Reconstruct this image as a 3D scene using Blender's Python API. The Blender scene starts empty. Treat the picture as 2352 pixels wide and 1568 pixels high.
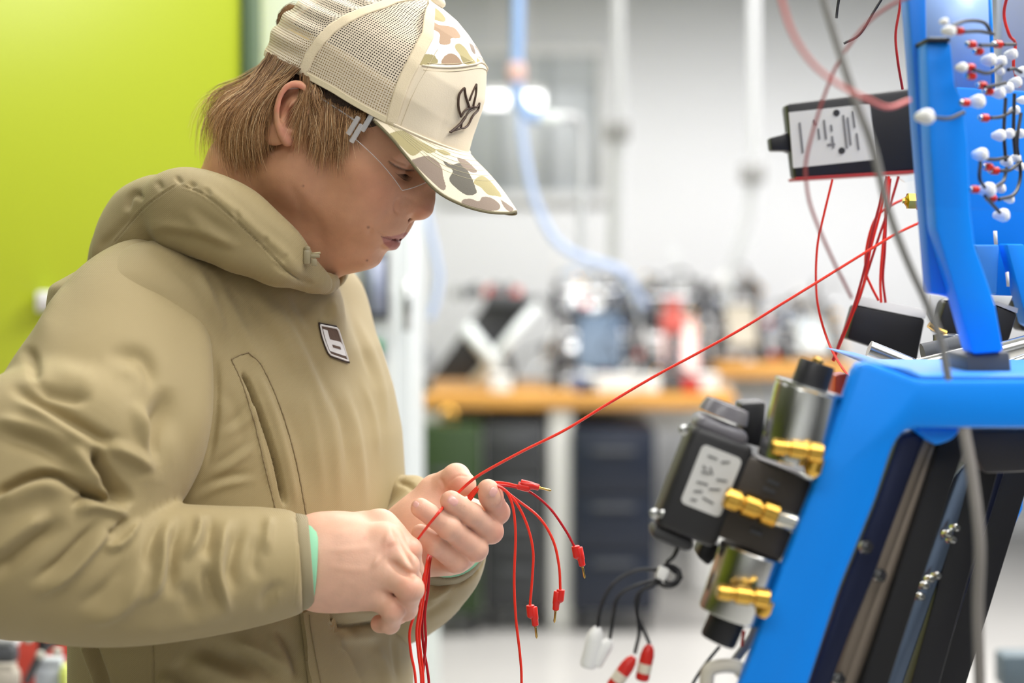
import bpy, bmesh, math, random
import numpy as np
from mathutils import Vector, Matrix
from mathutils.bvhtree import BVHTree
random.seed(7)
np.random.seed(7)
SC = bpy.context.scene
COL = SC.collection
# ---------------------------------------------------------------- camera
LENS = 62.0
FPX = 2352 * LENS / 36.0
CAMZ, HOR = 1.45, 577.0            # eye height in metres, image row of the horizon
cd = bpy.data.cameras.new('camera')
cam = bpy.data.objects.new('camera', cd)
COL.objects.link(cam)
cam.location = (0, 0, CAMZ)
cam.rotation_euler = (math.pi / 2, 0, 0)
cd.sensor_width = 36
cd.lens = LENS
cd.shift_y = -(784 - HOR) / 2352
cd.clip_start = 0.05
cd.dof.use_dof = True
cd.dof.focus_distance = 1.50
cd.dof.aperture_fstop = 3.0
SC.camera = cam
# ---------------------------------------------------------------- light
w = bpy.data.worlds.new('world')
SC.world = w
w.use_nodes = True
w.node_tree.nodes['Background'].inputs[0].default_value = (0.95, 0.98, 1.0, 1)
w.node_tree.nodes['Background'].inputs[1].default_value = 0.42
SC.view_settings.view_transform = 'Standard'
SC.view_settings.look = 'None'
SC.view_settings.exposure = 0.0
SC.view_settings.gamma = 1.0
SC.view_settings.use_curve_mapping = False


def area_light(name, loc, size, power, color=(1, .98, .965), target=None, spread=180):
    l = bpy.data.lights.new(name, 'AREA')
    l.shape = 'RECTANGLE'
    l.size, l.size_y = size
    l.energy = power
    l.color = color
    l.spread = math.radians(spread)
    o = bpy.data.objects.new(name, l)
    COL.objects.link(o)
    o.location = loc
    if target is not None:
        d = Vector(target) - Vector(loc)
        o.rotation_euler = d.to_track_quat('-Z', 'Y').to_euler()
    return o


CEIL = 3.2  # unseen fill lights at the ceiling follow, each placed to brighten one area
area_light('ceiling_panel_light', (-1.9, 1.9, CEIL - .06), (1.2, .8), 13)
area_light('ceiling_panel_light', (-0.3, 2.25, CEIL - .06), (1.2, .6), 15)
area_light('ceiling_panel_light', (1.5, 1.6, CEIL - .06), (1.2, 1.2), 70)
area_light('ceiling_panel_light', (1.0, 0.1, CEIL - .06), (1.6, 1.2), 24)
area_light('ceiling_panel_light', (-0.5, -1.2, CEIL - .06), (2.2, 1.2), 31)
area_light('ceiling_panel_light', (1.0, 3.4, CEIL - .06), (2.4, 1.0), 50)
area_light('ceiling_panel_light', (-1.0, 3.2, CEIL - .06), (2.0, 1.0), 24)
area_light('ceiling_panel_light', (0.6, 6.3, CEIL - .3), (4.4, 1.2), 150)
area_light('ceiling_panel_light', (3.0, 6.0, CEIL - .3), (3.0, 1.2), 90)

# ---------------------------------------------------------------- helpers


def V3(x):
    return np.array(x, dtype=float)


def P(px, py, Y):
    """a point on the line of sight of an image point, at depth Y in metres"""
    return np.array([(px - 1176) / FPX * Y, Y, CAMZ - (py - HOR) / FPX * Y])


def topx(V):
    """world points -> image coordinates"""
    V = np.asarray(V)
    return np.stack([V[..., 0] / V[..., 1] * FPX + 1176, HOR - (V[..., 2] - CAMZ) / V[..., 1] * FPX], -1)


def tag(o, label=None, cat=None, group=None, kind=None):
    if label:
        o['label'] = label
    if cat:
        o['category'] = cat
    if group:
        o['group'] = group
    if kind:
        o['kind'] = kind
    return o


def empty(name, loc=(0, 0, 0), label=None, cat=None, group=None, parent=None):
    o = bpy.data.objects.new(name, None)
    COL.objects.link(o)
    o.location = Vector(loc)
    o.empty_display_size = .05
    if parent:
        o.parent = parent
        o.matrix_parent_inverse = Matrix.Identity(4)
    tag(o, label, cat, group)
    return o


def wloc(o):
    v = Vector((0, 0, 0))
    while o is not None:
        v += o.location
        o = o.parent
    return v


def link(name, me, mat, parent=None, smooth=True):
    """links mesh data given in world coordinates as one object, origin kept at the parent's place"""
    o = bpy.data.objects.new(name, me)
    COL.objects.link(o)
    if mat is not None and len(me.materials) == 0:
        me.materials.append(mat)
    if smooth is not None:
        me.polygons.foreach_set('use_smooth', [smooth] * len(me.polygons))
    if parent:
        o.parent = parent
        me.transform(Matrix.Translation(-wloc(parent)))
    else:
        n = len(me.vertices)
        co = np.empty(n * 3)
        me.vertices.foreach_get('co', co)
        co = co.reshape(-1, 3)
        c = Vector(((co[:, 0].min() + co[:, 0].max()) / 2, (co[:, 1].min() + co[:, 1].max()) / 2, co[:, 2].min()))
        me.transform(Matrix.Translation(-c))
        o.location = c
    return o


def np_mesh(name, V, Fc):
    me = bpy.data.meshes.new(name)
    V = np.asarray(V, dtype=np.float32)
    Fc = np.asarray(Fc, dtype=np.int32)
    k = Fc.shape[1]
    me.vertices.add(len(V))
    me.vertices.foreach_set('co', V.ravel())
    me.loops.add(len(Fc) * k)
    me.loops.foreach_set('vertex_index', Fc.ravel())
    me.polygons.add(len(Fc))
    me.polygons.foreach_set('loop_start', np.arange(len(Fc), dtype=np.int32) * k)
    me.polygons.foreach_set('loop_total', np.full(len(Fc), k, dtype=np.int32))
    me.update(calc_edges=True)
    return me


def py_mesh(name, V, Fc):
    me = bpy.data.meshes.new(name)
    me.from_pydata([tuple(map(float, v)) for v in V], [], Fc)
    me.update()
    return me


def bm_mesh(name, bm):
    bmesh.ops.recalc_face_normals(bm, faces=bm.faces)
    me = bpy.data.meshes.new(name)
    bm.to_mesh(me)
    bm.free()
    return me


def set_col(me, C, name='col'):
    a = me.color_attributes.new(name, 'FLOAT_COLOR', 'POINT')
    C = np.asarray(C, dtype=np.float32)
    if C.shape[1] == 3:
        C = np.concatenate([C, np.ones((len(C), 1), np.float32)], 1)
    a.data.foreach_set('color', C.ravel())


def lin(r, g, b):
    def f(c):
        c = c / 255.0
        return c / 12.92 if c <= .04045 else ((c + .055) / 1.055) ** 2.4
    return (f(r), f(g), f(b))


def basis(d, hint=(0, 0, 1)):
    """orthonormal frame with z along d"""
    z = V3(d) / np.linalg.norm(d)
    h = V3(hint)
    if abs(z @ h) > .98 * np.linalg.norm(h):
        h = V3((1, 0, 0)) if abs(z[0]) < .9 else V3((0, 1, 0))
    x = np.cross(h, z)
    x /= np.linalg.norm(x)
    return x, np.cross(z, x), z


def spline(pts, n):
    """Catmull-Rom through points (any dimension), n samples, near even spacing"""
    p = np.array(pts, dtype=float)
    if len(p) == 2:
        t = np.linspace(0, 1, n)[:, None]
        return p[0] * (1 - t) + p[1] * t
    q = np.vstack([2 * p[0] - p[1], p, 2 * p[-1] - p[-2]])
    out = []
    m = 24
    for i in range(1, len(q) - 2):
        t = np.linspace(0, 1, m, endpoint=False)[:, None]
        a, b, c, d = q[i - 1], q[i], q[i + 1], q[i + 2]
        out.append(.5 * ((2 * b) + (-a + c) * t + (2 * a - 5 * b + 4 * c - d) * t ** 2 + (-a + 3 * b - 3 * c + d) * t ** 3))
    out = np.vstack(out + [p[-1:]])
    s = np.r_[0, np.cumsum(np.linalg.norm(np.diff(out[:, :min(3, out.shape[1])], axis=0), axis=1))]
    u = np.linspace(0, s[-1], n)
    return np.stack([np.interp(u, s, out[:, k]) for k in range(out.shape[1])], 1)


def tube_data(pts, r, nseg=10, caps=True, flat=1.0, hint=(0, 0, 1)):
    pts = np.asarray(pts, float)
    n = len(pts)
    r = np.full(n, r) if np.isscalar(r) else np.asarray(r, float)
    T = np.gradient(pts, axis=0)
    T /= np.linalg.norm(T, axis=1)[:, None] + 1e-12
    x, y, _ = basis(T[0], hint)
    V = []
    a = np.linspace(0, 2 * np.pi, nseg, endpoint=False)
    for i in range(n):
        x = x - T[i] * (x @ T[i])
        x /= np.linalg.norm(x) + 1e-12
        y = np.cross(T[i], x)
        V.append(pts[i] + r[i] * (np.cos(a)[:, None] * x + flat * np.sin(a)[:, None] * y))
    V = np.vstack(V)
    F_ = []
    for i in range(n - 1):
        for j in range(nseg):
            k = (j + 1) % nseg
            F_.append((i * nseg + j, i * nseg + k, (i + 1) * nseg + k, (i + 1) * nseg + j))
    if caps:
        F_.append(tuple(range(nseg))[::-1])
        F_.append(tuple(range((n - 1) * nseg, n * nseg)))
    return V, F_


class MB:
    """collects solids into one mesh"""

    def __init__(s):
        s.V, s.F, s.n = [], [], 0

    def add(s, V, F_):
        V = np.asarray(V, float)
        s.V.append(V)
        s.F += [tuple(i + s.n for i in f) for f in F_]
        s.n += len(V)
        return s

    def tube(s, pts, r, nseg=10, caps=True, n=None, flat=1.0, hint=(0, 0, 1)):
        if n:
            pts = spline(pts, n)
            if not np.isscalar(r):
                r = np.interp(np.linspace(0, 1, n), np.linspace(0, 1, len(r)), r)
        return s.add(*tube_data(pts, r, nseg, caps, flat, hint))

    def lathe(s, a, d, prof, nseg=24, hint=(0, 0, 1)):
        """prof: list of (t along d in metres, radius)"""
        x, y, z = basis(d, hint)
        an = np.linspace(0, 2 * np.pi, nseg, endpoint=False)
        V = [V3(a) + z * t + r * (np.cos(an)[:, None] * x + np.sin(an)[:, None] * y) for t, r in prof]
        F_ = []
        for i in range(len(prof) - 1):
            for j in range(nseg):
                k = (j + 1) % nseg
                F_.append((i * nseg + j, i * nseg + k, (i + 1) * nseg + k, (i + 1) * nseg + j))
        F_ += [tuple(range(nseg))[::-1], tuple(range((len(prof) - 1) * nseg, len(prof) * nseg))]
        return s.add(np.vstack(V), F_)

    def box(s, c, size, R=None, bev=0.0, seg=2):
        """size full; R rows = local axes; optional rounded edges"""
        R = np.eye(3) if R is None else np.asarray(R)
        if bev <= 0:
            v = np.array([[i, j, k] for i in (-.5, .5) for j in (-.5, .5) for k in (-.5, .5)]) * np.asarray(size)
            F_ = [(0, 1, 3, 2), (4, 6, 7, 5), (0, 4, 5, 1), (2, 3, 7, 6), (0, 2, 6, 4), (1, 5, 7, 3)]
            return s.add(V3(c) + v @ R, F_)
        bm = bmesh.new()
        bmesh.ops.create_cube(bm, size=1)
        for v in bm.verts:
            v.co = Vector(v.co[i] * size[i] for i in range(3))
        bmesh.ops.bevel(bm, geom=list(bm.edges), offset=min(bev, min(size) * .49), segments=seg, affect='EDGES', profile=.5)
        bm.verts.index_update()
        v = np.array([tuple(q.co) for q in bm.verts])
        F_ = [tuple(q.index for q in f.verts) for f in bm.faces]
        bm.free()
        return s.add(V3(c) + v @ R, F_)

    def prism(s, poly, d, bev=0.0):
        """planar world polygon extruded by vector d"""
        poly = np.asarray(poly, float)
        n = len(poly)
        V = np.vstack([poly, poly + V3(d)])
        F_ = [tuple(range(n))[::-1], tuple(range(n, 2 * n))] + [(i, (i + 1) % n, n + (i + 1) % n, n + i) for i in range(n)]
        if bev > 0:
            bm = bmesh.new()
            vs = [bm.verts.new(v) for v in V]
            for f in F_:
                bm.faces.new([vs[i] for i in f])
            bmesh.ops.recalc_face_normals(bm, faces=bm.faces)
            bmesh.ops.bevel(bm, geom=list(bm.edges), offset=bev, segments=2, affect='EDGES', profile=.5)
            bm.verts.index_update()
            V = np.array([tuple(q.co) for q in bm.verts])
            F_ = [tuple(q.index for q in f.verts) for f in bm.faces]
            bm.free()
        return s.add(V, F_)

    def sphere(s, c, r, R=None, nu=16, nv=10):
        r = np.asarray([r] * 3 if np.isscalar(r) else r, float)
        R = np.eye(3) if R is None else np.asarray(R)
        V, F_ = [[0, 0, 1]], []
        for i in range(1, nv):
            t = np.pi * i / nv
            for j in range(nu):
                p = 2 * np.pi * j / nu
                V.append([np.sin(t) * np.cos(p), np.sin(t) * np.sin(p), np.cos(t)])
        V.append([0, 0, -1])
        for j in range(nu):
            k = (j + 1) % nu
            F_.append((0, 1 + j, 1 + k))
            for i in range(nv - 2):
                a = 1 + i * nu
                F_.append((a + j, a + nu + j, a + nu + k, a + k))
            a = 1 + (nv - 2) * nu
            F_.append((a + j, len(V) - 1, a + k))
        return s.add(V3(c) + (np.array(V) * r) @ R, F_)

    def build(s, name, mat, parent=None, smooth=True, sharp=35):
        me = bpy.data.meshes.new(name)
        me.from_pydata(np.vstack(s.V).tolist(), [], s.F)
        bm = bmesh.new()
        bm.from_mesh(me)
        bmesh.ops.recalc_face_normals(bm, faces=bm.faces)
        if smooth:
            ca = math.radians(sharp)
            for e in bm.edges:
                if len(e.link_faces) == 2 and e.calc_face_angle(0) > ca:
                    e.smooth = False
        bm.to_mesh(me)
        bm.free()
        me.update()
        return link(name, me, mat, parent, smooth)


# ---- implicit surfaces: smooth unions of solids on a grid, then surface nets


class Field:
    def __init__(s, lo, hi, h):
        s.lo, s.h = V3(lo), h
        s.n = np.ceil((V3(hi) - s.lo) / h).astype(int) + 1
        s.v = np.full(s.n, .06, np.float32)

    def sub(s, lo, hi, m):
        a = np.clip(np.floor((V3(lo) - m - s.lo) / s.h).astype(int), 0, s.n)
        b = np.clip(np.ceil((V3(hi) + m - s.lo) / s.h).astype(int) + 1, 0, s.n)
        if np.any(b <= a):
            return None
        sl = tuple(slice(i, j) for i, j in zip(a, b))
        ax = [(s.lo[i] + s.h * np.arange(a[i], b[i])).astype(np.float32) for i in range(3)]
        return sl, ax[0][:, None, None], ax[1][None, :, None], ax[2][None, None, :]

    def put(s, sl, d, k, op):
        o = s.v[sl]
        if op == 'sub':
            d = -d
            if k > 0:
                h_ = np.maximum(k - np.abs(o - d), 0) / k
                s.v[sl] = np.maximum(o, d) + h_ * h_ * k * .25
            else:
                s.v[sl] = np.maximum(o, d)
        elif k > 0:
            h_ = np.maximum(k - np.abs(o - d), 0) / k
            s.v[sl] = np.minimum(o, d) - h_ * h_ * k * .25
        else:
            s.v[sl] = np.minimum(o, d)

    def cone(s, a, b, ra, rb=None, k=.01, op='add', flat=None):
        """tapered capsule; flat=(axis, factor) squeezes it along an axis"""
        a, b = V3(a), V3(b)
        rb = ra if rb is None else rb
        R = max(ra, rb)
        g = s.sub(np.minimum(a, b) - R, np.maximum(a, b) + R, k + 3 * s.h)
        if g is None:
            return
        sl, X, Y, Z = g
        X, Y, Z = X - a[0], Y - a[1], Z - a[2]
        ba = b - a
        L = float(ba @ ba) + 1e-12
        t = np.clip((X * ba[0] + Y * ba[1] + Z * ba[2]) / L, 0, 1)
        X, Y, Z = X - t * ba[0], Y - t * ba[1], Z - t * ba[2]
        r = ra + (rb - ra) * t
        q = X * X + Y * Y + Z * Z
        if flat is not None:
            n = V3(flat[0])
            n = n / np.linalg.norm(n)
            dn = X * n[0] + Y * n[1] + Z * n[2]
            q = q + dn * dn * (1 / flat[1] ** 2 - 1)
            d = (np.sqrt(q) - r) * (.5 + .5 * flat[1])
        else:
            d = np.sqrt(q) - r
        s.put(sl, d, k, op)

    def chain(s, pts, rs, k=.01, op='add', n=None, flat=None, kself=None):
        pts = np.asarray(pts, float)
        rs = np.full(len(pts), rs) if np.isscalar(rs) else np.asarray(rs, float)
        if n:
            q = spline(np.c_[pts, rs], n)
            pts, rs = q[:, :3], q[:, 3]
        for i in range(len(pts) - 1):
            s.cone(pts[i], pts[i + 1], rs[i], rs[i + 1], k if i == 0 or kself is None else kself, op, flat)

    def ell(s, c, r, R=None, k=.01, op='add'):
        c, r = V3(c), V3(r)
        R = np.eye(3) if R is None else np.asarray(R)
        m = r.max()
        g = s.sub(c - m, c + m, k + 3 * s.h)
        if g is None:
            return
        sl, X, Y, Z = g
        X, Y, Z = X - c[0], Y - c[1], Z - c[2]
        k0 = k1 = 0
        for i in range(3):
            q = X * R[i][0] + Y * R[i][1] + Z * R[i][2]
            k0 = k0 + (q / r[i]) ** 2
            k1 = k1 + (q / r[i] ** 2) ** 2
        k0, k1 = np.sqrt(k0), np.sqrt(k1) + 1e-9
        s.put(sl, k0 * (k0 - 1) / k1, k, op)

    def func(s, lo, hi, fn, k=.01, op='add'):
        g = s.sub(lo, hi, k + 3 * s.h)
        sl, X, Y, Z = g
        s.put(sl, fn(X, Y, Z), k, op)

    def cut(s, p, n):
        n = V3(n) / np.linalg.norm(n)
        ax = [(s.lo[i] + s.h * np.arange(s.n[i]) - p[i]).astype(np.float32) * n[i] for i in range(3)]
        s.v = np.maximum(s.v, ax[0][:, None, None] + ax[1][None, :, None] + ax[2][None, None, :])

    def mesh(s):
        v = s.v
        ins = v < 0
        nx, ny, nz = v.shape
        cs = [(i, j, k) for i in (0, 1) for j in (0, 1) for k in (0, 1)]
        cnt = np.zeros((nx - 1, ny - 1, nz - 1), np.int8)
        for i, j, k in cs:
            cnt += ins[i:nx - 1 + i, j:ny - 1 + j, k:nz - 1 + k]
        act = (cnt > 0) & (cnt < 8)
        I = np.argwhere(act)
        idx = np.full(act.shape, -1, np.int32)
        idx[act] = np.arange(len(I))
        val = {c: v[I[:, 0] + c[0], I[:, 1] + c[1], I[:, 2] + c[2]] for c in cs}
        acc = np.zeros((len(I), 3))
        n = np.zeros(len(I))
        for a in cs:
            for ax in range(3):
                if a[ax]:
                    continue
                b = list(a)
                b[ax] = 1
                va, vb = val[a], val[tuple(b)]
                m = (va < 0) != (vb < 0)
                t = np.where(m, va / np.where(m, va - vb, 1), 0)
                p = np.tile(np.array(a, float), (len(I), 1))
                p[:, ax] += t
                acc[m] += p[m]
                n[m] += 1
        Vt = (I + acc / n[:, None]) * s.h + s.lo
        Fq = []
        for ax in range(3):
            o1, o2 = [(1, 2), (2, 0), (0, 1)][ax]
            sh = [slice(1, -1)] * 3
            sh[ax] = slice(0, -1)
            sh2 = [slice(1, -1)] * 3
            sh2[ax] = slice(1, None)
            A, B = ins[tuple(sh)], ins[tuple(sh2)]
            E = np.argwhere(A != B)
            if len(E) == 0:
                continue
            off = np.ones(3, int)
            off[ax] = 0
            E = E + off
            flip = ins[E[:, 0], E[:, 1], E[:, 2]]
            q = []
            for d1, d2 in ((0, 0), (1, 0), (1, 1), (0, 1)):
                c = E.copy()
                c[:, o1] -= 1 - d1
                c[:, o2] -= 1 - d2
                q.append(idx[c[:, 0], c[:, 1], c[:, 2]])
            q = np.stack(q, 1)
            q[~flip] = q[~flip][:, ::-1]
            Fq.append(q)
        return Vt, np.vstack(Fq)


def vnormals(V, Fq):
    e1 = V[Fq[:, 2]] - V[Fq[:, 0]]
    e2 = V[Fq[:, -1]] - V[Fq[:, 1]]
    n = np.cross(e1, e2)
    N = np.zeros_like(V)
    for j in range(Fq.shape[1]):
        for c in range(3):
            N[:, c] += np.bincount(Fq[:, j], n[:, c], len(V))
    return N / (np.linalg.norm(N, axis=1)[:, None] + 1e-12)


def relax(V, Fq, it=2, lam=.5):
    for _ in range(it):
        S = np.zeros_like(V)
        C = np.zeros(len(V))
        for a, b in ((0, 1), (1, 2), (2, 3), (3, 0)):
            for p, q in ((a, b), (b, a)):
                for c in range(3):
                    S[:, c] += np.bincount(Fq[:, p], V[Fq[:, q], c], len(V))
                C += np.bincount(Fq[:, p], minlength=len(V))
        V = V * (1 - lam) + lam * S / C[:, None]
    return V


def subdivide(V, Fq):
    """one level of plain quad subdivision"""
    n = len(V)
    E = np.vstack([Fq[:, [0, 1]], Fq[:, [1, 2]], Fq[:, [2, 3]], Fq[:, [3, 0]]])
    Es = np.sort(E, 1)
    key = Es[:, 0].astype(np.int64) * n + Es[:, 1]
    u, inv = np.unique(key, return_inverse=True)
    em = (V[u // n] + V[u % n]) / 2
    fc = V[Fq].mean(1)
    m = len(Fq)
    e = [inv[i * m:(i + 1) * m] + n for i in range(4)]
    c = np.arange(m) + n + len(u)
    out = [np.stack([Fq[:, i], e[i], c, e[i - 1]], 1) for i in range(4)]
    return np.vstack([V, em, fc]), np.vstack(out)


def seg_dist(Q, L):
    """2-D distance of points Q to polyline L -> |d|, signed d (left +), parameter 0..1"""
    best = np.full(len(Q), 1e9)
    sg = np.zeros(len(Q))
    tt = np.zeros(len(Q))
    ln = np.linalg.norm(np.diff(L, axis=0), axis=1)
    cum = np.r_[0, np.cumsum(ln)] / max(ln.sum(), 1e-9)
    for i in range(len(L) - 1):
        a, b = L[i], L[i + 1]
        d = b - a
        w_ = Q - a
        t = np.clip((w_ @ d) / (d @ d + 1e-12), 0, 1)
        r = w_ - t[:, None] * d
        dd = np.hypot(r[:, 0], r[:, 1])
        m = dd < best
        best[m] = dd[m]
        cr = d[0] * w_[:, 1] - d[1] * w_[:, 0]
        sg[m] = np.sign(cr[m])
        tt[m] = (cum[i] + (cum[i + 1] - cum[i]) * t)[m]
    return best, best * sg, tt


def sculpt(V, Fq, strokes, side=-1, thr=.15, depth=None, clampz=None):
    """raise or sink the skin of a mesh along lines given where they appear from the front (side=-1).
    stroke = (points, width px, height mm, kind[, taper]) kind: r ridge (negative height = groove), f one-sided fold, s narrow seam"""
    N = vnormals(V, Fq)
    Q = topx(V)
    face = -(N[:, 1]) * (1 if side < 0 else -1)
    vv = V - np.array([0, 0, CAMZ])
    face = -np.sum(N * vv, 1) / np.linalg.norm(vv, axis=1)
    wgt = np.clip((face - 0.0) / thr, 0, 1)
    if depth is not None:
        wgt = wgt * (V[:, 1] < depth)
    D = np.zeros(len(V))
    for st in strokes:
        pts, wd, h_, kind = st[:4]
        taper = st[4] if len(st) > 4 else .25
        L = spline(pts, max(8, 5 * len(pts))) if len(pts) > 2 else np.array(pts, float)
        lo, hi = L.min(0) - 3.2 * wd, L.max(0) + 3.2 * wd
        m = np.flatnonzero((Q[:, 0] > lo[0]) & (Q[:, 0] < hi[0]) & (Q[:, 1] > lo[1]) & (Q[:, 1] < hi[1]) & (wgt > 0))
        if len(m) == 0:
            continue
        d, sd, t = seg_dist(Q[m], L)
        x = sd / wd
        if taper > 0:
            f = np.clip(np.minimum(t, 1 - t) / taper, 0, 1)
            f = f * f * (3 - 2 * f)
            f = np.where((t <= 0) | (t >= 1), 0, f)
        else:
            f = 1
        if kind == 'r':
            g = np.exp(-x * x)
        elif kind == 'f':
            g = 1.6 * x * np.exp(-x * x)
        elif kind == 's':
            g = -np.exp(-(x * 2) ** 2) + .35 * np.exp(-((np.abs(x) - 1.2) * 1.6) ** 2)
        elif kind == 'c':           # sharp crease: gentle swelling on one side falling into a tight valley
            g = np.where(x > 0, np.exp(-(x / 1.0) ** 2) * (1 - np.exp(-(x / .25) ** 2)) * 1.2, -.7 * np.exp(-(x / .35) ** 2))
        else:
            g = 0
        D[m] += h_ * .001 * g * f
    return V + N * (D * wgt)[:, None]


def paint(V, C, strokes, face=None):
    """mix a colour into the skin's own colour along lines or inside blobs: (points, width px, colour, strength)"""
    Q = topx(V)
    for pts, wd, c, a in strokes:
        L = np.array(pts, float)
        if len(L) > 2:
            L = spline(L, 5 * len(L))
        if len(L) == 1:
            d = np.hypot(*(Q - L[0]).T)
        else:
            d = seg_dist(Q, L)[0]
        g = (a * np.exp(-(d / wd) ** 2))[:, None]
        if face is not None:
            g = g * face[:, None]
        C[:] = C * (1 - g) + np.array(c) * g
    return C


def inside(Q, poly):
    x, y = Q[:, 0], Q[:, 1]
    r = np.zeros(len(Q), bool)
    n = len(poly)
    for i in range(n):
        x1, y1 = poly[i]
        x2, y2 = poly[(i + 1) % n]
        c = ((y1 > y) != (y2 > y)) & (x < (x2 - x1) * (y - y1) / (y2 - y1 + 1e-12) + x1)
        r ^= c
    return r


def bvh_of(o):
    dgm = o.data
    mw = Matrix.Translation(wloc(o))
    return BVHTree.FromPolygons([mw @ v.co for v in dgm.vertices], [tuple(p.vertices) for p in dgm.polygons])


def bvh_np(V, Fq):
    return BVHTree.FromPolygons(V.tolist(), Fq.tolist())


def hit(bvh, px, py, default=None):
    o = Vector((0, 0, CAMZ))
    d = (Vector(P(px, py, 1.0)) - o).normalized()
    r = bvh.ray_cast(o, d)
    if r[0] is None:
        return (None, None) if default is None else (P(px, py, default), V3((0, -1, 0)))
    return np.array(r[0]), np.array(r[1])


# ---- materials


def mat(name, col=(.5, .5, .5), rough=.5, metal=0.0, spec=.5, attr=None, alpha=1.0, trans=0.0, emit=0.0, coat=0.0, sheen=0.0, sss=0.0, ior=1.45, noise=None, bump=None, grain=None):
    m = bpy.data.materials.new(name)
    m.use_nodes = True
    nt = m.node_tree
    b = nt.nodes['Principled BSDF']
    I = b.inputs
    I['Base Color'].default_value = (*col, 1)
    I['Roughness'].default_value = rough
    I['Metallic'].default_value = metal
    I['Specular IOR Level'].default_value = spec
    I['IOR'].default_value = ior
    I['Alpha'].default_value = alpha
    I['Transmission Weight'].default_value = trans
    I['Coat Weight'].default_value = coat
    I['Sheen Weight'].default_value = sheen
    I['Subsurface Weight'].default_value = sss
    if sss:
        I['Subsurface Radius'].default_value = (1.0, .35, .2)
        I['Subsurface Scale'].default_value = .006
    if emit:
        I['Emission Color'].default_value = (*col, 1)
        I['Emission Strength'].default_value = emit
    src = None
    if attr:
        a = nt.nodes.new('ShaderNodeVertexColor')
        a.layer_name = attr
        src = a.outputs['Color']
    tc = nt.nodes.new('ShaderNodeTexCoord')
    if noise is not None:          # (scale, amount) mottles the colour
        t = nt.nodes.new('ShaderNodeTexNoise')
        t.inputs['Scale'].default_value = noise[0]
        t.inputs['Detail'].default_value = 4
        nt.links.new(tc.outputs['Object'], t.inputs['Vector'])
        mr = nt.nodes.new('ShaderNodeMapRange')
        mr.inputs['From Min'].default_value = .3
        mr.inputs['From Max'].default_value = .7
        mr.inputs['To Min'].default_value = 1 - noise[1]
        mr.inputs['To Max'].default_value = 1 + noise[1]
        nt.links.new(t.outputs['Fac'], mr.inputs['Value'])
        mx = nt.nodes.new('ShaderNodeVectorMath')
        mx.operation = 'SCALE'
        nt.links.new(mr.outputs[0], mx.inputs['Scale'])
        if src is not None:
            nt.links.new(src, mx.inputs[0])
        else:
            mx.inputs[0].default_value = col
        src = mx.outputs[0]
    if src is not None:
        nt.links.new(src, I['Base Color'])
        if emit:
            nt.links.new(src, I['Emission Color'])
    if bump is not None:           # (scale, distance m)
        t = nt.nodes.new('ShaderNodeTexNoise')
        t.inputs['Scale'].default_value = bump[0]
        t.inputs['Detail'].default_value = 3
        nt.links.new(tc.outputs['Object'], t.inputs['Vector'])
        bp = nt.nodes.new('ShaderNodeBump')
        bp.inputs['Strength'].default_value = 1
        bp.inputs['Distance'].default_value = bump[1]
        nt.links.new(t.outputs['Fac'], bp.inputs['Height'])
        nt.links.new(bp.outputs[0], I['Normal'])
    return m


def glass(name, col=(1, 1, 1), rough=.02, ior=1.45, tint=.9):
    """thin clear sheet: mostly see-through with a fresnel shine"""
    m = bpy.data.materials.new(name)
    m.use_nodes = True
    nt = m.node_tree
    nt.nodes.clear()
    out = nt.nodes.new('ShaderNodeOutputMaterial')
    tr = nt.nodes.new('ShaderNodeBsdfTransparent')
    tr.inputs[0].default_value = (col[0] * tint, col[1] * tint, col[2] * tint, 1)
    gl = nt.nodes.new('ShaderNodeBsdfGlossy')
    gl.inputs['Roughness'].default_value = rough
    fr = nt.nodes.new('ShaderNodeFresnel')
    fr.inputs[0].default_value = ior
    ge = nt.nodes.new('ShaderNodeNewGeometry')
    mm_ = nt.nodes.new('ShaderNodeMath')
    mm_.operation = 'MULTIPLY_ADD'
    nt.links.new(fr.outputs[0], mm_.inputs[0])
    iv = nt.nodes.new('ShaderNodeMath')
    iv.operation = 'SUBTRACT'
    iv.inputs[0].default_value = 1
    nt.links.new(ge.outputs['Backfacing'], iv.inputs[1])
    nt.links.new(iv.outputs[0], mm_.inputs[1])
    mm_.inputs[2].default_value = 0
    mx = nt.nodes.new('ShaderNodeMixShader')
    nt.links.new(mm_.outputs[0], mx.inputs[0])
    nt.links.new(tr.outputs[0], mx.inputs[1])
    nt.links.new(gl.outputs[0], mx.inputs[2])
    nt.links.new(mx.outputs[0], out.inputs[0])
    return m

# ================================================================ the room
def struct(name, mb, m, parent=None):
    o = mb.build(name, m, parent)
    o['kind'] = 'structure'
    return o


M_wall = mat('white_wall', lin(240, 242, 246), rough=.7, noise=(1.2, .015))
M_floor = mat('sealed_floor', lin(206, 204, 200), rough=.28, spec=.45, noise=(1.6, .05))
M_ceil = mat('ceiling_tile', lin(222, 224, 220), rough=.9)
M_green = mat('lime_wall', lin(176, 190, 44), rough=.35, spec=.45)
M_greenedge = mat('dark_trim', lin(70, 92, 62), rough=.5)
M_grey = mat('grey_paint', lin(206, 212, 208), rough=.45)
YB = 9.0
struct('floor', MB().box((0, 3, -.05), (11, 12.2, .1)), M_floor)
struct('ceiling', MB().box((0, 3, CEIL + .05), (11, 12.2, .1)), M_ceil)
struct('wall_back', MB().box((0, YB + .05, CEIL / 2), (11, .1, CEIL)), M_wall)
struct('wall_front', MB().box((0, -3.05, CEIL / 2), (11, .1, CEIL)), M_wall)
struct('wall_right', MB().box((5.05, 3, CEIL / 2), (.1, 12, CEIL)), M_wall)
struct('wall_left', MB().box((-5.05, 3, CEIL / 2), (.1, 12, CEIL)), M_green)
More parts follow.
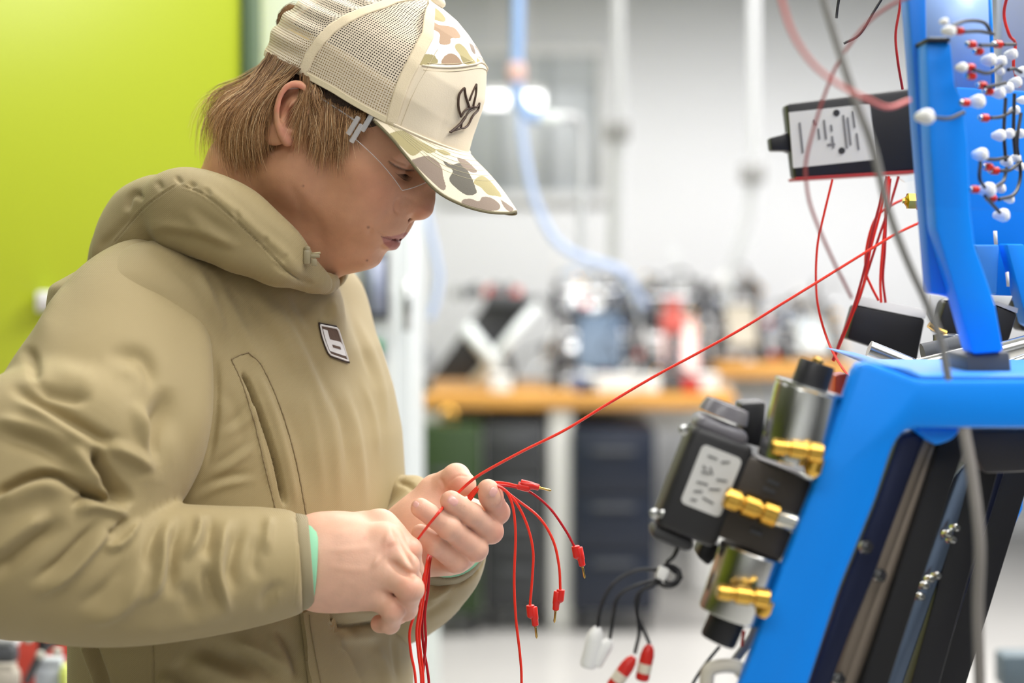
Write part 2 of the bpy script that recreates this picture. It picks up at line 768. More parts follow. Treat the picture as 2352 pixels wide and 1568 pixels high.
# lime green partition behind him, with its dark end trim
gx = P(548, 0, 2.9)[0]
struct('partition_wall', MB().box(((gx - 3.2) / 2, 2.98, 1.6), (gx + 3.2, .10, 3.2)), M_green)
struct('trim_1', MB().box((gx + .009, 2.98, 1.6), (.018, .11, 3.2)), M_greenedge)
# window with blind grey glass in the back wall, two lit tubes mirrored in it
x0, x1 = P(1040, 0, 8.95)[0], P(1372, 0, 8.95)[0]
z0, z1 = P(0, 440, 8.95)[2], P(0, 128, 8.95)[2]
xm, zm, ww, wh = (x0 + x1) / 2, (z0 + z1) / 2, x1 - x0, z1 - z0
M_pane = mat('grey_pane', lin(222, 228, 232), rough=.3, spec=.6)
wf = MB()
for dx, dz, sx, sz in ((0, wh / 2 + .03, ww + .12, .06), (0, -wh / 2 - .03, ww + .12, .06), (-ww / 2 - .03, 0, .06, wh), (ww / 2 + .03, 0, .06, wh)):
    wf.box((xm + dx, 8.965, zm + dz), (sx, .07, sz), None, .006)
wo = struct('window_1', wf, mat('window_frame', lin(226, 228, 230), rough=.5))
MB().box((xm, 8.985, zm), (ww, .02, wh)).build('window_pane', M_pane, wo)
MB().box((xm, 8.968, z1 - .08), (ww, .02, .16), None, .003).build('blind_box', mat('blind_grey', lin(190, 196, 200), rough=.7), wo)
for k in range(1, 3):
    MB().box((x0 + ww * k / 3, 8.965, zm), (.03, .03, wh)).build('glazing_bar', mat('bar_grey', lin(190, 196, 200), rough=.5), wo)
struct('baseboard_back', MB().box((0, 8.985, .06), (10, .03, .12), None, .004), mat('baseboard', lin(150, 152, 154), rough=.6))
# unseen ceiling panels, fixtures made for the fill lights (above the frame)
M_lamp = mat('lamp_diffuser', (1, .98, .95), emit=2.0)
M_lfr = mat('lamp_frame', lin(220, 220, 220), rough=.5)
for k, (x, y, z, sx, sy) in enumerate([(-1.9, 1.9, CEIL, 1.2, .8), (1.0, .1, CEIL, 1.6, 1.2), (-.5, -1.2, CEIL, 2.2, 1.2), (-.3, 2.25, CEIL, 1.2, .6), (1.5, 1.6, CEIL, 1.2, 1.2), (1.0, 3.4, CEIL, 2.4, 1.0), (-1.0, 3.2, CEIL, 2.0, 1.0)]):
    t = empty('ceiling_light', (x, y, z - .05), 'recessed white ceiling light panel above ' + ['the lime partition left of the person', 'the floor in front of the blue machine', 'the floor behind the camera', 'the person and the partition end', 'the blue machine', 'the floor between machine and workbench', 'the grey control cabinet'][k], 'ceiling light', 'recessed light panels in the ceiling')
    fr = MB()
    for dx, dy, bx, by in ((0, sy / 2, sx + .06, .03), (0, -sy / 2, sx + .06, .03), (sx / 2, 0, .03, sy), (-sx / 2, 0, .03, sy)):
        fr.box((x + dx, y + dy, z - .03), (bx, by, .06))
    fr.build('frame', M_lfr, t)
    MB().box((x, y, z - .02), (sx - .03, sy - .03, .02)).build('diffuser', M_lamp, t)
# reflections of two tube lights in the window, built as added glowing bars
M_tube = mat('lit_tube', (1, 1, 1), emit=3.0)
for k, (a, b) in enumerate([(1112, 1166), (1182, 1248)]):
    p0, p1 = P(a, 230, 8.2), P(b, 230, 8.2)
    t = empty('tube_light', (p0 + p1) / 2 + [0, 0, .04], ['short glowing tube light nearest the cap, hung before the grey window', 'short glowing tube light right of the blue hose, hung before the grey window'][k], 'light', 'tube lights before the window')
    MB().tube([p0, p1], .034, 14).build('tube', M_tube, t)
    MB().box((p0 + p1) / 2 + [0, 0, .045], (abs(p1[0] - p0[0]), .05, .03), None, .004).build('housing', M_lfr, t)
    MB().tube([(p0 + p1) / 2 + [0, 0, .05], np.array([(p0 + p1)[0] / 2, 8.2, CEIL])], .004, 6).build('suspension_wire', M_lfr, t)  # housing and wire made up to carry the glowing bar

# ================================================================ things behind him
rb = np.random.RandomState(5)
M_cab = mat('cabinet_grey', lin(214, 220, 220), rough=.4, spec=.4)
M_blk = mat('black_plastic', lin(34, 34, 38), rough=.42)
M_blk2 = mat('black_paint', lin(46, 46, 50), rough=.5)
M_dgrey = mat('dark_grey', lin(78, 80, 84), rough=.5)
M_steel = mat('steel', lin(176, 178, 180), rough=.28, metal=1.0)
M_brass = mat('brass', lin(212, 168, 84), rough=.2, metal=1.0)
M_red = mat('red_plastic', lin(206, 40, 32), rough=.35)
M_softred = mat('faded_red', lin(196, 92, 84), rough=.45)
M_wht = mat('white_plastic', lin(236, 236, 234), rough=.4)
M_wood = mat('orange_wood', lin(200, 146, 72), rough=.45, noise=(6, .08))
M_bluehose = mat('blue_hose', lin(142, 172, 218), rough=.5)

# grey control cabinet right behind his chest
x0, x1 = P(572, 0, 3.25)[0], P(944, 0, 3.25)[0]
cab = empty('control_cabinet', ((x0 + x1) / 2, 3.25, 0), 'tall light grey control cabinet behind the person, with a dark window and green button', 'cabinet')
MB().box(((x0 + x1) / 2, 3.50, 1.20), (x1 - x0, .5, 2.36), None, .012).build('body', M_cab, cab)
MB().box(((x0 + x1) / 2, 3.245, 1.22), (x1 - x0 - .05, .02, 2.22), None, .006).build('door', mat('cabinet_door', lin(222, 227, 226), rough=.42), cab)
MB().box(((x0 + x1) / 2, 3.27, .05), (x1 - x0 - .02, .44, .1), None, .004).build('plinth', M_dgrey, cab)
c = P(862, 655, 3.23)
w_ = MB().box(c, (.050, .02, .125), None, .003).build('display_frame', M_dgrey, cab)
MB().box(c + [0, -.011, 0], (.034, .004, .10)).build('display_glass', mat('display', lin(150, 158, 182), rough=.15), w_)
g_ = MB().box(P(862, 797, 3.23), (.045, .02, .055), None, .004).build('button_plate', mat('plate_grey', lin(172, 178, 178), rough=.4), cab)
MB().lathe(P(866, 797, 3.222), (0, -1, 0), [(0, .014), (.012, .014), (.016, .010)], 18).build('green_button', mat('green_btn', lin(40, 140, 90), rough=.3), g_)
MB().tube([P(935, 640, 3.2), P(935, 760, 3.2)], .008, 10).build('door_handle', M_steel, cab)
# post and hose reel between cabinet and bench
post = empty('grey_post', (P(972, 0, 4.6)[0], 4.6, 0), 'slim pale grey floor post standing right of the control cabinet', 'post')
MB().box((P(985, 0, 4.6)[0], 4.6, .42), (.05, .05, .84), None, .004).build('shaft', M_cab, post)
MB().box((P(985, 0, 4.6)[0], 4.6, .012), (.14, .14, .024), None, .004).build('foot_plate', M_dgrey, post)
cy = MB()
cy.lathe(P(955, 830, 4.6), (0, -1, .1), [(0, .03), (.02, .05), (.05, .05), (.07, .03)], 24)
o = cy.build('gauge_head', M_steel, post)
MB().tube([P(985, 900, 4.6), P(978, 860, 4.6), P(962, 800, 4.6), P(966, 780, 4.6)], .012, 8, n=12).build('bent_pipe', M_steel, post)

# work bench, left and right part
def bench(name, px0, px1, Y, depth, top_z, label, legs, ang=0.0):
    x0, x1 = P(px0, 0, Y)[0], P(px1, 0, Y)[0]
    xm = (x0 + x1) / 2
    t = empty(name, (xm, Y + depth / 2, 0), label, 'workbench', 'workbenches along the back')
    R = np.array([[math.cos(ang), math.sin(ang), 0], [-math.sin(ang), math.cos(ang), 0], [0, 0, 1]])
    MB().box((xm, Y + depth / 2, top_z - .03), (x1 - x0, depth, .06), R, .008).build('worktop', M_wood, t)
    for a in legs:
        for dy in (.06, depth - .06):
            q = V3((xm, Y + depth / 2, 0)) + np.array([(a - .5) * (x1 - x0), dy - depth / 2, (top_z - .06) / 2]) @ np.array([[R[0][0], R[0][1], 0], [R[1][0], R[1][1], 0], [0, 0, 1]])
            MB().box(q, (.09, .06, top_z - .062), R, .006).build('leg', mat('bench_leg', lin(222, 222, 220), rough=.5), t)
    MB().box((xm, Y + depth * .75, top_z - .14), ((x1 - x0) * .94, .03, .12), R, .004).build('apron', M_cab, t)
    return t


b1 = bench('workbench', 968, 1690, 6.75, .8, .905, 'long wooden-topped workbench with pale legs below the far trainers', (.04, .445, .96))
b2 = bench('workbench', 1640, 1960, 7.55, .8, .965, 'second wooden-topped workbench, stepping back behind the valve unit', (.05, .95))


def floor_box(name, px0, px1, py0, Y, depth, m, label, cat, panels, group=None):
    x0, x1 = P(px0, 0, Y)[0], P(px1, 0, Y)[0]
    z1 = P(0, py0, Y)[2]
    t = empty(name, ((x0 + x1) / 2, Y, 0), label, cat, group)
    MB().box(((x0 + x1) / 2, Y + depth / 2, z1 / 2 + .04), (x1 - x0, depth, z1 - .08), None, .012).build('body', m, t)
    for k in range(panels):
        hgt = (z1 - .14) / panels
        zc = .10 + hgt * (k + .5)
        d = MB().box(((x0 + x1) / 2, Y - .008, zc), (x1 - x0 - .03, .016, hgt - .012), None, .004).build('drawer', m, t)
        MB().box(((x0 + x1) / 2, Y - .022, zc + hgt * .3), ((x1 - x0) * .5, .014, .014), None, .003).build('handle', M_dgrey, d)
    for sx in (-1, 1):
        for sy in (.06, depth - .06):
            MB().lathe(((x0 + x1) / 2 + sx * (x1 - x0) * .4 - .012, Y + sy, .035), (1, 0, 0), [(0, .03), (.004, .035), (.02, .035), (.024, .03)], 14).build('castor', M_blk, t)
    return t


floor_box('waste_bin', 952, 1104, 978, 6.65, .45, mat('dark_green', lin(36, 58, 22), rough=.5), 'dark green bin under the left end of the workbench', 'bin', 1)
floor_box('tool_cabinet', 1112, 1252, 970, 6.75, .55, mat('anthracite', lin(48, 50, 53), rough=.45), 'anthracite grey rolling tool cabinet under the bench, beside the green bin', 'cabinet', 4, 'rolling cabinets under the workbench')
floor_box('tool_cabinet', 1312, 1506, 985, 6.70, .55, mat('navy', lin(14, 24, 42), rough=.4), 'dark navy blue rolling tool cabinet under the middle of the workbench', 'cabinet', 3, 'rolling cabinets under the workbench')
# things on the shelf level just under the top
hang = MB()
t = empty('padlock', P(1030, 990, 6.72), 'round brass and white padlock hanging from the bench front above the green bin', 'padlock')
MB().lathe(P(1030, 1000, 6.72), (0, -1, 0), [(0, .03), (.012, .038), (.03, .036), (.036, .02)], 22).build('body', M_wht, t)
MB().tube([P(1018, 985, 6.72), P(1018, 955, 6.73), P(1030, 938, 6.745), P(1042, 955, 6.73), P(1042, 985, 6.72)], .008, 8, n=16).build('shackle', M_brass, t)

# ---- training stands on the bench: slanted panels on crossed legs, crowded with valves and hoses


def trainer(px0, px1, pytop, Y, label, pm, kinds, lean=.55, seed=0, zb=.905):
    r = np.random.RandomState(seed)
    x0, x1 = P(px0, 0, Y)[0], P(px1, 0, Y)[0]
    zt = P(0, pytop, Y)[2]
    W_, H_ = x1 - x0, zt - zb
    xm = (x0 + x1) / 2
    t = empty('pneumatic_trainer', (xm, Y + .2, zb), label, 'training stand', 'training stands on the far workbench')
    for s in (-1, 1):
        MB().box((xm + s * W_ * .42, Y + .2, zb + .015), (.04, .42, .03), None, .004).build('foot', M_blk2, t)
        a, b = V3((xm + s * W_ * .42, Y + .02, zb + .03)), V3((xm + s * W_ * .42, Y + .34, zt))
        MB().tube([a, b], .018, 8).build('upright', M_blk2, t)
    d = V3((0, .32, H_))
    dn = np.linalg.norm(d)
    u = d / dn
    nrm = V3((0, -u[2], u[1]))
    R = np.array([[1, 0, 0], nrm, u])
    c0 = V3((xm, Y + .18, zb + H_ * .52))
    pn = MB().box(c0 + np.array([W_ * .06, 0, -dn * .08]) @ R, (W_ * .52, .02, dn * .52), R, .005).build('panel', pm, t)
    for k in range(5):
        f = -.42 + .21 * k
        MB().box(c0 + np.array([0, -.016, f * dn]) @ R, (W_ * .94, .03, .018), R, .002).build('cross_rail', [M_steel, M_blk2][k % 2], t)
    for k in range(kinds * 2):
        a, b = r.uniform(-.5, .5) * W_, r.uniform(-.46, .62) * dn
        if b > .42 * dn and r.uniform() < .4:
            a *= .6
        q = c0 + np.array([a, -.03 - .05 * r.uniform(), b]) @ R
        w0 = r.choice(6)
        if w0 == 0:
            MB().box(q, (.035 + .05 * r.uniform(), .05, .03 + .05 * r.uniform()), R, .005).build('valve', [M_blk, M_dgrey, M_wht, M_steel, M_blk][r.randint(5)], pn)
        elif w0 == 1:
            MB().lathe(q, (0, -1, .3), [(0, .022), (.02, .026), (.03, .022), (.031, .0)], 14).build('gauge', [M_wht, M_steel][r.randint(2)], pn)
        elif w0 == 2:
            ax_ = R[2] * .6 + R[0] * r.uniform(-1, 1)
            MB().lathe(q - ax_ * .06, ax_, [(0, .014), (.02, .017), (.09, .017), (.11, .010), (.14, .009)], 12).build('cylinder', [M_steel, M_brass, M_dgrey][r.randint(3)], pn)
        elif w0 in (3, 5):
            e = q + r.normal(0, .10, 3) * [1, .4, 1]
            MB().tube([q, q * .7 + e * .3 + [0, -.05, .03 + .08 * r.uniform()], q * .3 + e * .7 + [0, -.06, .02 + .06 * r.uniform()], e], .005, 6, n=12).build('hose', [M_blk, M_dgrey, M_bluehose, M_wht, M_blk, M_cab][r.randint(6)], pn)
        else:
            MB().lathe(q, R[0], [(0, .010), (.02, .014), (.022, .017), (.035, .017), (.037, .010), (.05, .008)], 12).build('fitting', [M_brass, M_brass, M_steel, M_red][r.randint(4)], pn)
    return t


# first: two black boards set like an X with a pale brace
t = empty('display_easel', P(1110, 880, 6.9), 'black boards with a pale crossed brace, leftmost stand on the bench', 'training stand')
q = lambda x, y, Y=6.95: P(x, y, Y)
MB().prism([q(985, 872), q(1100, 872), q(1222, 694), q(1112, 700)], (0, .05, 0), .004).build('black_board', M_blk2, t)
MB().prism([q(1110, 700, 6.90), q(1120, 672, 6.90), q(1232, 684, 6.90), q(1222, 702, 6.90)], (0, .3, 0), .004).build('top_shelf', M_dgrey, t)
MB().tube([q(1068, 748, 6.9), q(1150, 852, 6.9)], .028, 8).build('brace', M_cab, t)
MB().tube([q(1232, 700, 6.92), q(1088, 880, 6.92)], .020, 8).build('brace', M_cab, t)
MB().tube([q(1130, 700, 7.2), q(1180, 884, 7.2)], .018, 8).build('support_leg', M_blk2, t)
for k in range(12):
    x, y = rb.uniform(1040, 1225), rb.uniform(652, 690)
    MB().lathe(q(x, 688 - (y - 652) * .4, 7.0), (rb.normal(0, .3), 0, 1), [(0, .014), (.03, .017), (.05, .010)], 10).build('valve_knob', [M_steel, M_wht, M_softred, M_dgrey][rb.randint(4)], t)
trainer(1268, 1470, 655, 6.95, 'crowded training stand with slate blue panel, right of the crossed boards', mat('slate_blue', lin(74, 92, 112), rough=.5), 46, seed=3)
trainer(1478, 1640, 668, 6.95, 'training stand with pale pink panel behind the red valve block', mat('pale_pink', lin(226, 186, 178), rough=.5), 40, seed=8)
trainer(1640, 1770, 655, 7.75, 'training stand with tan grey panel at the left end of the second bench', mat('tan_grey', lin(176, 168, 152), rough=.5), 34, seed=13, zb=.965)
trainer(1800, 1940, 705, 7.75, 'training stand with white panel at the right end of the second bench', M_cab, 26, seed=21, zb=.965)
t = empty('valve_block', P(1545, 770, 6.85), 'bright red valve block mounted low before the pink training stand', 'valve')
MB().box(P(1545, 742, 6.86), (.09, .07, .08), None, .01).build('block', M_softred, t)
MB().lathe(P(1545, 715, 6.86), (0, 0, 1), [(0, .03), (.03, .03), (.04, .04), (.05, .04)], 18).build('hand_wheel', M_softred, t)
MB().box(P(1545, 806, 6.86), (.05, .05, .135), None, .004).build('pedestal', M_dgrey, t)
MB().box(P(1545, 876, 6.86), (.18, .14, .05), None, .004).build('base', M_dgrey, t)
for k, (x, y, s, m, lab) in enumerate([(1150, 872, .055, M_wht, 'small white box on the bench under the crossed black boards'), (1400, 868, .07, M_wht, 'long white box at the front edge of the bench before the blue stand'),
                                       (1345, 874, .06, mat('navy_box', lin(60, 80, 130), rough=.5), 'navy blue box left of the long white box'), (1490, 850, .055, M_wht, 'white round-edged box left of the red valve block'),
                                       (1590, 868, .05, M_red, 'small red box right of the red valve block'), (1620, 850, .06, M_wht, 'white box beside the small red box')]):
    Y = 6.82
    c = P(x, y, Y)
    hh = s * (1.0 if k not in (1, 2) else .8)
    c[2] = .906 + hh / 2
    t = empty('parts_box', (c[0], c[1], .906), lab, 'box', 'small parts boxes on the far workbench')
    wd = s * (3.0 if k == 1 else 1.5)
    MB().box(c, (wd, .08, hh), None, .008).build('body', m, t)
    MB().box(c + [0, 0, hh / 2 + .006], (wd + .008, .088, .012), None, .003).build('lid', m, t)

# ---- drops from the ceiling
M_cond = mat('conduit_grey', lin(190, 192, 194), rough=.5)
for k, (x, yb, Y, lab) in enumerate([(1420, 275, 6.0, 'grey conduit drop with a socket box, left of the two before the wall'), (1732, 372, 6.3, 'grey conduit drop with a socket box and hose, nearest the black supply unit')]):
    top = P(x + 8, 0, Y)
    t = empty('power_drop', P(x, yb + 40, Y), lab, 'power drop', 'power drops from the ceiling')
    MB().tube([P(x, yb, Y), np.array([P(x, 0, Y)[0], Y, CEIL - .01])], .017, 12).build('conduit', M_cond, t)
    MB().box(P(x - 4, yb + 26, Y), (.085, .07, .07), None, .008).build('socket_box', mat('socket_grey', lin(150, 150, 150), rough=.5), t)
    pts = [P(x - 4, yb + 45, Y), P(x - 12, yb + 120, Y), P(x - 50, yb + 240, Y), P(x - 62, yb + 330, Y)] if k else [P(x, yb + 45, Y), P(x - 4, yb + 160, Y), P(x - 8, yb + 330, Y)]
    MB().tube(pts, .026 if k == 0 else .018, 10, n=20).build('hose', M_cond, t)
t = empty('air_hose', P(1190, 200, 4.6), 'blue air hose with a coupling hanging from the ceiling, curving down to the right', 'hose')
MB().tube([np.array([P(1193, 0, 4.6)[0], 4.6, CEIL - .02]), P(1190, 0, 4.6), P(1187, 150, 4.6)], .0165, 12, n=12).build('strap', M_bluehose, t)
MB().lathe(P(1186, 188, 4.6), (0, 0, 1), [(0, .02), (.01, .026), (.04, .026), (.05, .018)], 18).build('coupling', mat('coupling_pink', lin(222, 186, 180), rough=.5), t)
MB().tube([P(1186, 185, 4.6), P(1192, 235, 4.6), P(1215, 262, 4.6), P(1240, 270, 4.6)], .017, 12, n=14).build('grip', M_bluehose, t)
MB().lathe(P(1240, 272, 4.6), (1, 0, 0), [(0, .014), (.02, .02), (.04, .02), (.06, .012)], 14).build('nozzle', M_cab, t)
MB().tube([P(1194, 240, 4.6), P(1202, 330, 4.6), P(1226, 450, 4.6), P(1275, 550, 4.6), P(1340, 592, 4.6), P(1430, 625, 4.6), P(1480, 700, 4.8)], .011, 10, n=40).build('hose', mat('pale_blue_hose', lin(176, 194, 230), rough=.5), t)
MB().tube([P(1240, 272, 4.6), P(1300, 268, 4.7), P(1334, 290, 4.75), P(1338, 420, 4.75), P(1336, 600, 4.75)], .012, 10, n=30).build('pipe', M_cond, t)
t = empty('air_hose', P(985, 500, 4.4), 'pale blue hose hanging just right of the control cabinet below the nose', 'hose')
t['label'] = 'pale blue hose hanging right of the grey cabinet, below the nose'
MB().tube([np.array([P(968, 0, 4.4)[0], 4.4, CEIL - .02]), P(972, 300, 4.4), P(986, 520, 4.4), P(1008, 620, 4.4), P(1000, 690, 4.4), P(988, 730, 4.4)], .010, 10, n=36).build('hose_run', mat('pale_blue_hose2', lin(182, 198, 232), rough=.5), t)

# ---- white box on the green partition
t = empty('wall_box', P(106, 692, 2.9), 'small white box mounted on the lime green partition left of the shoulder', 'wall box')
MB().box(P(106, 692, 2.915), (.028, .03, .034), None, .004).build('housing', M_wht, t)
MB().box(P(106, 692, 2.896), (.018, .006, .020), None, .002).build('cover', M_wht, t)

# ---- red trolley with clutter, bottom left
tx0, tx1 = P(-160, 0, 2.35)[0], P(158, 0, 2.35)[0]
zt = P(0, 1445, 2.35)[2]
tr_ = empty('tool_trolley', ((tx0 + tx1) / 2, 2.45, 0), 'red tool trolley behind the elbow, bottom left', 'trolley')
M_trred = mat('trolley_red', lin(196, 72, 58), rough=.4)
MB().box(((tx0 + tx1) / 2, 2.6, zt / 2 + .06), (tx1 - tx0, .42, zt - .12), None, .01).build('body', M_trred, tr_)
MB().box(((tx0 + tx1) / 2, 2.6, .05), (tx1 - tx0 - .02, .38, .02), None, .003).build('base', M_blk, tr_)
for dx in (-.06, .06):
    for dy in (-.15, .15):
        MB().lathe(((tx0 + tx1) / 2 + dx - .01, 2.6 + dy, .025), (1, 0, 0), [(0, .02), (.02, .025), (.03, .02)], 12).build('castor', M_blk, tr_)
for k, (x, y, wd, hh, Y, m, nm, lab) in enumerate([(8, 1468, .040, .020, 2.30, M_wht, 'spray_can', 'white can with a yellow cap lying at the left frame edge'),
                                                    (4, 1502, .040, .024, 2.28, M_dgrey, 'grip_pouch', 'dark grey pouch below the white can'),
                                                    (10, 1560, .040, .034, 2.27, mat('putty', lin(200, 192, 178), rough=.6), 'putty_box', 'putty coloured box in the bottom left corner'),
                                                    (118, 1560, .042, .045, 2.28, mat('pale_film', lin(204, 210, 218), rough=.3), 'film_bag', 'pale translucent bag beside the pullover hem'),
                                                    (152, 1560, .012, .030, 2.27, mat('neon', lin(216, 226, 120), rough=.5), 'marker_pen', 'neon yellow marker next to the pullover hem')]):
    t = empty(nm, P(x, y, Y), lab, nm.split('_')[-1])
    MB().box(P(x, y, Y), (wd, .03, hh), None, min(wd, hh) * .3).build('body', m, t)
    MB().box(P(x, y, Y) + [0, -.001, hh / 2], (wd * .7, .022, hh * .3), None, .002).build('cap' if k in (0, 4) else 'lid', mat('cap_yellow', lin(240, 190, 40), rough=.4) if k == 0 else m, t)
for k, (pts, m, lab) in enumerate([([(60, 1568), (95, 1500), (130, 1466), (150, 1440)], M_dgrey, 'dark cable looping up behind the elbow at the trolley'), ([(92, 1440), (96, 1480), (90, 1510)], M_blk, 'short black cable end at the trolley')]):
    tag(MB().tube([P(x, y, 2.26) for x, y in pts], .005, 8, n=20).build('cable', m), lab, 'cable')
for k, (x, y) in enumerate([(95, 1502), (134, 1494), (68, 1465)]):
    tag(MB().lathe(P(x, y, 2.25), (0, -1, 0), [(0, .004), (.003, .0058), (.006, .0058), (.009, .003)], 14).build('cable_gland', mat('gland', lin(200, 196, 184), rough=.4)),
        ['pale round gland on the looping cable, the lowest of three', 'pale round gland close to the pullover, right of the others', 'pale round gland nearest the white can'][k], 'gland', 'cable glands at the trolley')

# ================================================================ the person: bare body (head, neck, hands and what the clothes cover)
PSI, PIT = math.radians(14), math.radians(33)
HO = np.array([-.1697, 1.57, 1.5664])
cs_, sn_ = math.cos, math.sin
HF = np.array([cs_(PSI) * cs_(PIT), -sn_(PSI) * cs_(PIT), -sn_(PIT)])
HU = np.array([cs_(PSI) * sn_(PIT), -sn_(PSI) * sn_(PIT), cs_(PIT)])
HS = np.array([-sn_(PSI), -cs_(PSI), 0.0])
HR = np.array([HF, HU, HS])


def hd(a, b, s=0.0):
    """head frame (forward, up, towards his right) in metres -> world"""
    return HO + HF * a + HU * b + HS * s


def hl(V):
    return (np.asarray(V) - HO) @ HR.T


def ray_s(px, py, sv):
    """point on the sight line of (px,py) in the plane s = sv of the head frame"""
    C = np.array([0, 0, CAMZ])
    d = P(px, py, 1.0) - C
    t = (sv - HS @ (C - HO)) / (HS @ d)
    return C + t * d


hf = Field(hd(.03, .02) - [.17, .15, .22], hd(.03, .02) + [.15, .13, .17], .00125)
E_ = lambda c, r, k=.01, op='add', R=None: hf.ell(hd(*c), r, HR if R is None else R, k, op)
C_ = lambda a, b, ra, rb, k=.01, op='add', flat=None: hf.cone(hd(*a), hd(*b), ra, rb, k, op, flat)
# skull and face block
E_((.018, .048, 0), (.088, .074, .070), .01)
E_((.068, .040, 0), (.046, .055, .060), .02)
E_((.055, -.010, 0), (.050, .075, .058), .03)
E_((.080, -.028, 0), (.033, .042, .036), .03)
for s in (1, -1):
    C_((.018, -.044, .046 * s), (.086, -.070, .013 * s), .020, .0145, .024)       # jaw
    C_((.022, -.005, .052 * s), (.018, -.046, .047 * s), .018, .018, .03)
    E_((.070, -.008, .040 * s), (.024, .019, .022), .02)                          # cheek bone
    E_((.078, -.036, .030 * s), (.024, .026, .020), .02)                          # cheek
E_((.0970, -.0765, 0), (.0165, .0140, .019), .012)                                  # chin
E_((.092, -.043, 0), (.0265, .026, .030), .016)                                   # muzzle
C_((.080, -.0835, 0), (.035, -.070, 0), .0140, .03, .02)                            # under the jaw
for s in (1, -1):
    E_((.112, .016, .033 * s), (.017, .0145, .019), .013, 'sub')                  # eye socket
    E_((.0865, .012, .0325 * s), (.0135, .0128, .015), .004)                      # lidded eye
    E_((.092, .030, .030 * s), (.012, .008, .024), .012)                          # brow
# nose
C_((.104, .030, 0), (.1180, -.0090, 0), .0075, .0088, .012)
C_((.1180, -.0090, 0), (.1190, -.0145, 0), .0088, .0118, .006)
E_((.1150, -.0120, 0), (.012, .013, .0125), .006)
for s in (1, -1):
    C_((.104, .004, .006 * s), (.107, -.016, .011 * s), .008, .008, .010)
    E_((.1085, -.0195, .0130 * s), (.0108, .0082, .0064), .003)
    E_((.1150, -.0285, .0060 * s), (.0045, .0026, .0024), .003, 'sub')
C_((.112, -.024, 0), (.112, -.030, 0), .0058, .0045, .006)
# lips
up = [(.1115, -.0425, 0), (.1108, -.0428, .008), (.1040, -.0470, .018), (.0965, -.0508, .0255)]
lo = [(.1118, -.0560, 0), (.1105, -.0560, .009), (.1030, -.0540, .018), (.0955, -.0515, .025)]
for s in (1, -1):
    hf.chain([hd(a, b, c * s) for a, b, c in up], [.0068, .0066, .0048, .0020], .004, n=9, kself=.001)
    hf.chain([hd(a, b, c * s) for a, b, c in lo], [.0082, .0080, .0058, .0020], .004, n=9, kself=.001)
    hf.chain([hd(a, b, c * s) for a, b, c in [(.1195, -.0497, 0), (.1165, -.0500, .009), (.1080, -.0508, .019), (.1000, -.0522, .0265)]], [.0006, .0006, .0006, .0006], .0030, 'sub', n=9)
C_((.1205, -.033, 0), (.1225, -.041, 0), .0022, .0030, .004, 'sub')               # philtrum
C_((.1200, -.0690, -.014), (.1200, -.0690, .014), .0062, .0062, .006, 'sub')      # fold under the lip
# neck
n0, n1 = P(640, 420, 1.585), P(585, 640, 1.60)
hf.cone(n0, n1, .053, .060, .03)
hf.cone(P(735, 560, 1.57), P(640, 640, 1.58), .025, .034, .03)
hf.cone(P(585, 400, 1.60), P(520, 600, 1.63), .045, .055, .03)
# ear (his right, towards the camera)
SE = .076
hf.ell(ray_s(664, 262, SE - .002), (.030, .0085, .019), np.array([HU * .96 - HF * .26, HS * .95 - HF * .3, HF]), .006)
helix = [(702, 226, .002), (700, 206, .006), (684, 194, .009), (662, 201, .011), (646, 224, .012), (639, 255, .012), (641, 285, .010), (650, 308, .007), (660, 322, .004)]
hf.chain([ray_s(x, y, SE + z) for x, y, z in helix], [.0030, .0034, .0036, .0036, .0036, .0036, .0038, .0045, .0055], .003, n=22, kself=.001)
hf.chain([ray_s(x, y, SE + z) for x, y, z in [(672, 232, .004), (657, 250, .008), (654, 278, .008), (664, 299, .006), (676, 300, .004)]], [.0035, .0040, .0038, .0034, .003], .003, n=12, kself=.001)
hf.chain([ray_s(x, y, SE + z) for x, y, z in [(690, 214, .006), (668, 214, .009), (652, 240, .010), (648, 275, .010)]], [.0034, .0034, .0028, .0020], .003, 'sub', n=12)
hf.ell(ray_s(676, 266, SE + .008), (.0115, .012, .0062), np.array([HU, HS, HF]), .004, 'sub')
hf.ell(ray_s(684, 272, SE + .002), (.005, .004, .003), HR, .003)
# far ear, plain
hf.ell(hd(.003, .004, -.079), (.019, .032, .008), HR, .006)
HV, HQ = hf.mesh()
HV = relax(HV, HQ, 2)
face_strokes = [
    ([(893, 372), (912, 384), (934, 392), (950, 392)], 3.0, -1.6, 'r', .15),      # lash line
    ([(897, 360), (915, 371), (938, 379)], 2.2, -.5, 'r', .2),                    # lid fold
    ([(905, 350), (930, 366), (955, 380)], 9, .8, 'r', .2),
    ([(903, 400), (922, 412), (945, 412)], 6, -.6, 'r', .3),                      # under the eye
    ([(918, 452), (908, 468), (909, 484), (920, 492)], 4, -1.2, 'r', .3),         # wing of the nose
    ([(906, 480), (884, 500), (862, 520)], 10, -.7, 'r', .3), ([(914, 460), (930, 454), (950, 460), (962, 478)], 7, -.4, 'r', .4), ([(922, 474), (938, 482)], 8, .4, 'r', .4),
    ([(862, 530), (884, 541), (910, 551)], 2.2, -.8, 'r', .15),                     # nose to mouth fold
    ([(856, 522), (850, 532), (852, 542)], 5, -.8, 'r', .3),
    ([(700, 470), (730, 520), (742, 575)], 14, -1.2, 'r', .3),                    # neck under the jaw
    ([(600, 420), (640, 510), (690, 590)], 16, 1.6, 'r', .3),                     # neck muscle
    ([(650, 400), (690, 470), (712, 560)], 14, -1.2, 'r', .3),
]
HV = sculpt(HV, HQ, face_strokes, thr=.3)
SKIN = np.array(lin(208, 156, 122))
SK_HAND = np.array(lin(226, 180, 154))
LIP = np.array(lin(168, 98, 92))
C = np.tile(SKIN, (len(HV), 1))
